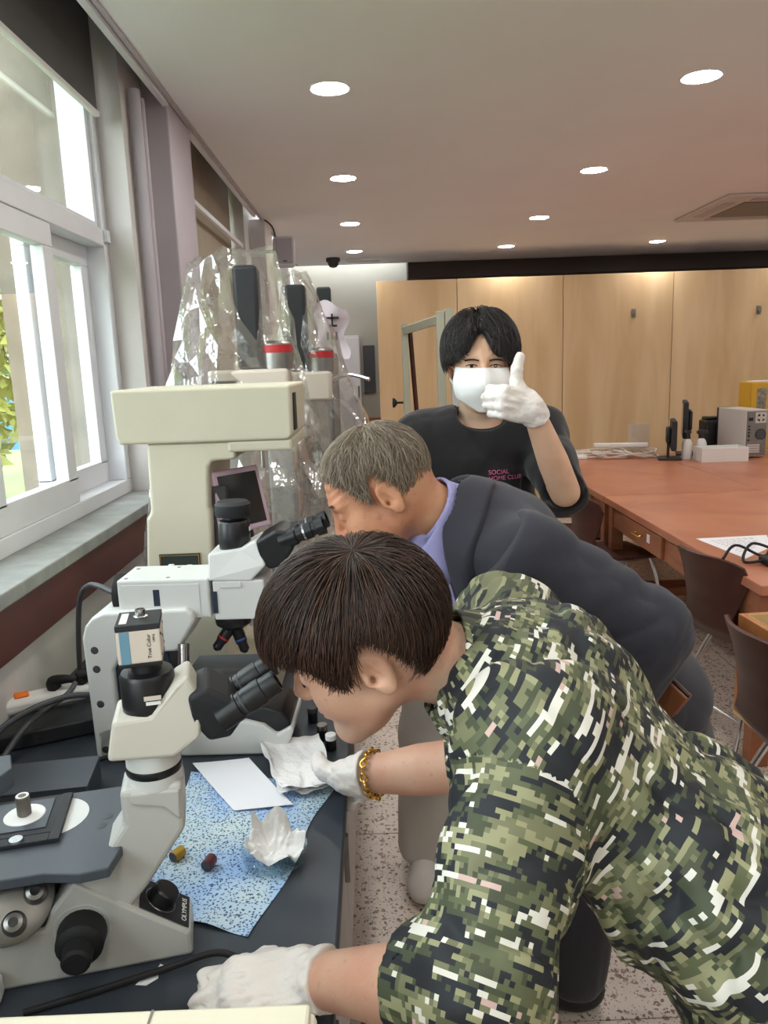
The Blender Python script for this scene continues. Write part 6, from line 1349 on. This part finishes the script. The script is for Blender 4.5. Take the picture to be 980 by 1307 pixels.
sculpt('collar', cleaf, *bounds([GN + A3(0, 0, -0.02)], 0.13), 0.0032, M_['shirt_lilac'], so2)
for (dx, dz) in ((-0.058, -0.085), (-0.045, -0.125)):
    bm = NB(); lathe(bm, [(0, 0.0025), (0.0035, 0.0025), (0.0052, 0.0035), (0.0056, 0.001), (0, 0)], Vector(GN + A3(dx, -0.048, dz)), (-0.45, -0.9, 0.1), 18); obj('button', bm, M_['label_white'], so2)
def trou2(P):
    d = rc(P, A3(0.515, 1.53, 0.92), A3(0.515, 1.69, 0.92), 0.112, 0.112)
    for (a, ra), (b, rb), (c, r3) in glegs: d = smin(d, chain(P, [(a, 0.118), (b, 0.090), (A3(c[0], c[1], 0.09), 0.074)], 0.03), 0.03)
    d = d + folds(P, frame_m((0, 0, 1), (0, 1, 0)), (6, 18, 18), 0.005, 41); return smax(smax(d, P[:, 2] - 1.0, 0.01), 0.05 - P[:, 2], 0.01)
sculpt('trousers', trou2, (0.34, 1.36, 0.03), (1.06, 1.88, 1.04), 0.008, M_['suit_trousers'], op)
boot(op, glegs[0][2][0], PI, M_['shoe_black'], 'shoe', 0.25, 0.08); boot(op, glegs[1][2][0], PI, M_['shoe_black'], 'shoe', 0.25, 0.08)
for s_ in (1, -1):
    bm = NB(); tube(bm, [Vector(GO + GM @ (A3(0.095 - 0.010 * t_ * t_, s_ * (0.016 + 0.034 * t_), 0.034 + 0.004 * t_) * GS)) for t_ in (0, 0.33, 0.66, 1)], 0.0026, 6); obj('eyebrow', bm, M_['dark_grey'], op)
t = thing('wallet', 'brown leather wallet sticking out of the suit pocket', 'wallet', (0.530, 1.345, 0.945), 0)
o = obj('cover', B((-0.022, -0.010, 0), (0.022, -0.004, 0.06)), M_['leather_brown'], t, bev=0.003); o = obj('cover', B((-0.022, 0.004, 0), (0.022, 0.010, 0.06)), M_['leather_brown'], t, bev=0.003); obj('phone_edge', B((-0.021, -0.004, 0.002), (0.021, 0.004, 0.063)), M_['black'], t, bev=0.002)
t.rotation_euler = (R(6), R(32), R(-50))

# ------------------------------------------------------------------ 3. masked young man giving a thumbs up
mp_ = person('masked person in a black t-shirt standing and giving a thumbs up', (0, 0, 0))
KO = A3(0.300, 2.165, 1.578); KM = head_axes((-0.03, -1, -0.03), (1, -0.03, -0.03)); KS = 1.0
KN = A3(0.305, 2.205, 1.425); KP = A3(0.275, 2.23, 0.95); KL, KR = A3(0.475, 2.215, 1.385), A3(0.135, 2.215, 1.375)
KLE, KLW = A3(0.505, 2.025, 1.245), A3(0.396, 1.905, 1.468); KRE, KRW = A3(0.075, 2.25, 1.10), A3(0.10, 2.15, 0.86)
klegs = [[(A3(0.37, 2.23, 0.90), 0.095), (A3(0.40, 2.20, 0.48), 0.064), (A3(0.42, 2.24, 0.09), 0.042)], [(A3(0.19, 2.23, 0.90), 0.095), (A3(0.145, 2.19, 0.48), 0.064), (A3(0.115, 2.22, 0.09), 0.042)]]
def neck3(P): return rc(P, KO + KM @ A3(-0.028, 0, -0.03), KN + A3(0, 0.01, 0.0), 0.053, 0.062)
def h3(P): return smin(head_sdf((P - KO) @ KM / KS) * KS, neck3(P), 0.03)
KX = np.array([-0.85, -0.40, 0.22]); KHm = frame_m(KX, (0.02, 0.05, 1.0)); KHm = np.stack([KHm[:, 0], KHm[:, 1], np.cross(KHm[:, 1], KHm[:, 0])], 1)
KH = (KHm, KLW + A3(-0.006, -0.004, 0.010), hand_prims([(72, 95, 55)] * 4, [(0.022, 0.026, -0.006), (0.050, 0.050, -0.010), (0.058, 0.088, -0.008), (0.058, 0.116, -0.004)], (0.04, 0.0, -0.03, -0.06)), 0.006)
KH2 = (frame_m((0, -0.1, -1), (0.3, -1, 0)), KRW, hand_prims([(20, 30, 20)] * 4, [(0.02, 0.026, -0.008), (0.046, 0.048, -0.014), (0.07, 0.055, -0.02), (0.09, 0.055, -0.026)]), 0.008)
def b3(P):
    d = rc(P, KN + A3(0, 0, -0.08), KP, 0.08, 0.10); d = smin(d, rc(P, KL, KR, 0.05, 0.05), 0.04); d = smin(d, neck3(P), 0.02)
    d = smin(d, np.minimum(chain(P, [(KL, 0.05), (KLE, 0.041), (KLE * 0.6 + KLW * 0.4, 0.040), (KLW, 0.027)]), chain(P, [(KR, 0.05), (KRE, 0.04), (KRW, 0.027)])), 0.02)
    for l in klegs: d = smin(d, chain(P, l), 0.03)
    return smin(smin(d, hand_sdf(P, *KH) + 0.0015, 0.008), hand_sdf(P, *KH2), 0.01)
body_mesh(mp_, h3, *bounds([KO + KM @ A3(x, y, z) for x in (-0.13, 0.14) for y in (-0.11, 0.11) for z in (-0.15, 0.15)] + [KN], 0.02), 0.003, b3, (0.0, 1.78, 0.02), (0.62, 2.38, 1.66), 0.0065, M_['skin_masked'])
def zend3(az):
    a = abs(az + 6); return float(np.interp(a, [0, 8, 18, 30, 44, 60, 70, 80, 92, 104, 120, 140, 180], [0.096, 0.076, 0.042, 0.028, 0.024, 0.024, 0.010, 0.0, 0.034, 0.034, -0.01, -0.050, -0.060]))
hair('hair', mp_, KM * KS, KO, M_['hair_black'], (-0.25, -0.06, 0.96), zend3, 5200, 0.8, 0.028, 15, rad=0.0011, wav=0.13, crad=(0.102, 0.082, 0.090), flow=lambda p: 0.30 * np.sign(p + 0.1) * np.exp(-(p / 0.7) ** 2), puff=lambda d: 0.012 * np.clip(d[:, 2], 0, 1))
def msk(P):
    q = (P - KO) @ KM; s = np.abs(q[:, 1]); d0 = head_sdf(q); m = np.stack([q[:, 0], s, q[:, 2]], 1)
    sh = smin(d0 - 0.004, rc(q, (0.106, 0, 0.000), (0.118, 0, -0.045), 0.008, 0.012), 0.03); sh = smin(sh, rc(m, (0.115, 0.0, -0.045), (0.082, 0.0, -0.110), 0.012, 0.014), 0.04)
    sh = smin(sh, ell(m, (0.07, 0.03, -0.05), (0.045, 0.042, 0.05)), 0.03)
    d = sh; d = smax(d, -(d0 - 0.0015), 0.001)
    top = q[:, 2] - (0.004 - 0.10 * np.maximum(s - 0.012, 0) + 0.8 * np.maximum(0, s - 0.012) ** 2 * 3); d = smax(d, top, 0.003)
    d = smax(d, -(q[:, 2] + 0.114 - 0.6 * np.maximum(0, s - 0.01)), 0.003); d = smax(d, 0.018 + 0.25 * np.abs(q[:, 2] + 0.045) - q[:, 0], 0.003)
    return d - 0.0010 * np.exp(-(s / 0.0014) ** 2)
mk_ = sculpt('face_mask', msk, *bounds([KO + KM @ A3(x, y, z) for x in (0.0, 0.13) for y in (-0.09, 0.09) for z in (-0.14, 0.02)], 0.01), 0.0022, M_['mask_white'], mp_, 1)
kw = lambda x, y, z: Vector(KO + KM @ A3(x, y, z))
for s_ in (-1, 1):
    bm = NB(); tube(bm, [kw(0.035, s_ * 0.066, -0.012), kw(0.012, s_ * 0.078, 0.004), kw(-0.012, s_ * 0.084, 0.020), kw(-0.028, s_ * 0.086, 0.0), kw(-0.012, s_ * 0.081, -0.030), kw(0.02, s_ * 0.067, -0.055), kw(0.036, s_ * 0.060, -0.075)], 0.0016, 6); obj('ear_loop', bm, M_['mask_white'], mk_)
    bm = NB(); lathe(bm, [(0, 0.0), (0.003, 0.0003), (0.0052, 0.0016)][::-1], kw(0.0878, s_ * 0.032, 0.0075), -Vector(KM[:, 0]), 18)
    eye = obj('eye', (lambda b: (grid(b, 14, 8, lambda u, v: kw(0.0880 - 0.0035 * (2 * u - 1) ** 2 - 0.001 * (2 * v - 1) ** 2, s_ * (0.032 + 0.0135 * (2 * u - 1)), 0.0078 + 0.0042 * (2 * v - 1) * (1 - (2 * u - 1) ** 2) ** 0.6)), b)[1])(NB()), M_['eye_white'], mp_)
    bm.free(); bm = NB(); cyl(bm, kw(0.0870, s_ * 0.032, 0.0082), kw(0.0886, s_ * 0.032, 0.0082), 0.0050, 0.0046, 18); obj('iris', bm, M_['iris'], eye)
    bm = NB(); tube(bm, [kw(0.0895 - 0.0045 * t_ * t_, s_ * (0.032 + 0.0155 * t_), 0.0078 + 0.0046 * (1 - t_ * t_)) for t_ in (-1, -0.5, 0, 0.5, 1)], 0.0013, 6); obj('eyelash', bm, M_['lash'], eye)
    bm = NB(); tube(bm, [kw(0.097 - 0.012 * t_ * t_, s_ * (0.014 + 0.036 * t_), 0.0225 + 0.003 * math.sin(PI * t_)) for t_ in (0, 0.33, 0.66, 1)], 0.0024, 6); obj('eyebrow', bm, M_['lash'], mp_)
KTR = np.stack([A3(1, 0, 0), A3(0, 0, 1), A3(0, -1, 0)], 1)
sl3 = [[(KL, 0.082), (KL * 0.45 + KLE * 0.55, 0.070), (KLE + A3(0.012, 0.02, -0.015), 0.066)], [(KR, 0.082), (KR * 0.5 + KRE * 0.5, 0.080), (KRE, 0.082)]]
kul = (KLE - KL) / np.linalg.norm(KLE - KL); kur = (KRE - KR) / np.linalg.norm(KRE - KR)
def tor3(P):
    q = torso_q(P, KP, KTR, 0.66); d = chain(q, [(A3(0, -0.05, -0.01), 0.128), (A3(0, 0.2, 0.0), 0.126), (A3(0.0, 0.38, 0.0), 0.118), (A3(0, 0.43, 0.0), 0.09)], 0.05) / 0.83
    return smin(d, rc(P, KL, KR, 0.076, 0.076), 0.05)
def tee(P):
    d = tor3(P); s1 = smax(chain(P, sl3[0], 0.03), (P - KLE) @ kul - 0.02, 0.004); s2 = smax(chain(P, sl3[1], 0.03), (P - KRE) @ kur + 0.04, 0.004)
    d = smin(d, np.minimum(s1, s2), 0.03) + folds(P, frame_m((0.2, 0, 1), (1, 0, 0)), (5, 16, 16), 0.006, 51) + crease(P, frame_m((0.35, 0, 1), (1, 0, 0)), (4, 12, 10), 0.009, 53)
    fore = chain(P, [(KLE, 0.047), (KLW, 0.06)]); d = smax(d, -(fore - 0.004), 0.006)
    d = smin(d, rc(P, KN + A3(-0.05, 0.012, -0.02), KN + A3(0.05, 0.012, -0.02), 0.052, 0.052), 0.05); d = smax(d, -(neck3(P) - 0.014), 0.006); d = smax(d, -ell(P, KN + A3(0, -0.055, 0.030), (0.072, 0.06, 0.048)), 0.012)
    return smax(d, 0.86 - P[:, 2], 0.01)
ts = sculpt('t_shirt', tee, (-0.04, 1.90, 0.84), (0.66, 2.42, 1.52), 0.0055, M_['tee_black'], mp_)
obj('neckband', tube(NB(), [Vector(KN + A3(0.071 * math.cos(a), 0.004 + 0.066 * math.sin(a), 0.012 + 0.030 * math.sin(a))) for a in np.linspace(0, 2 * PI, 24, endpoint=False)], 0.0045, 8, 2, True), M_['tee_black'], ts)
def march(f, p, d, tmax=0.3):
    t_ = np.zeros(len(p))
    for _ in range(60): t_ = np.minimum(t_ + 0.6 * f(p + t_[:, None] * d), tmax)
    return p + t_[:, None] * d
for s_, z, sz in (('SOCIAL', 1.293, 0.0175), ('HOME CLUB', 1.276, 0.0175)):
    o = text('shirt_print', s_, sz, M_['pink_print'], ts, Matrix.Identity(4), 0.0, 'LEFT'); me = o.data; n = len(me.vertices); co = np.empty(n * 3, np.float32); me.vertices.foreach_get('co', co); co = co.reshape(-1, 3).astype(float)
    P = np.stack([0.312 + co[:, 0], np.full(n, 1.95), z + co[:, 1]], 1); P = march(tee, P, A3(0, 1, 0)); P[:, 1] -= 0.0035; me.vertices.foreach_set('co', P.astype(np.float32).ravel()); me.update()
kfd = (KLE - KLW) / np.linalg.norm(KLE - KLW); lo, hi = bounds([KLW, KLW + A3(-0.10, -0.04, 0.10), KLW + A3(-0.02, 0, 0.17)], 0.05)
sculpt('glove', lambda P: glove(P, KH, KHm, 61, KLW - kfd * 0.02, KLW + kfd * 0.022, 0.031, 0.036, 0.0028), lo, hi, 0.0024, M_['glove'], mp_)
def trou3(P):
    d = rc(P, A3(0.35, 2.23, 0.93), A3(0.20, 2.23, 0.93), 0.115, 0.115)
    for (a, ra), (b, rb), (c, r3) in klegs: d = smin(d, chain(P, [(a, 0.115), (b, 0.098), (A3(c[0], c[1], 0.09), 0.088)], 0.03), 0.02)
    d = d + folds(P, frame_m((0, 0, 1), (0, 1, 0)), (6, 16, 16), 0.006, 71); return smax(smax(d, P[:, 2] - 0.99, 0.01), 0.045 - P[:, 2], 0.01)
sculpt('trousers', trou3, (-0.02, 2.04, 0.02), (0.56, 2.40, 1.03), 0.008, M_['trousers_beige'], mp_)
boot(mp_, klegs[0][2][0], -PI / 2, M_['trousers_beige'], 'shoe', 0.25, 0.07); boot(mp_, klegs[1][2][0], -PI / 2 - 0.1, M_['trousers_beige'], 'shoe', 0.25, 0.07)
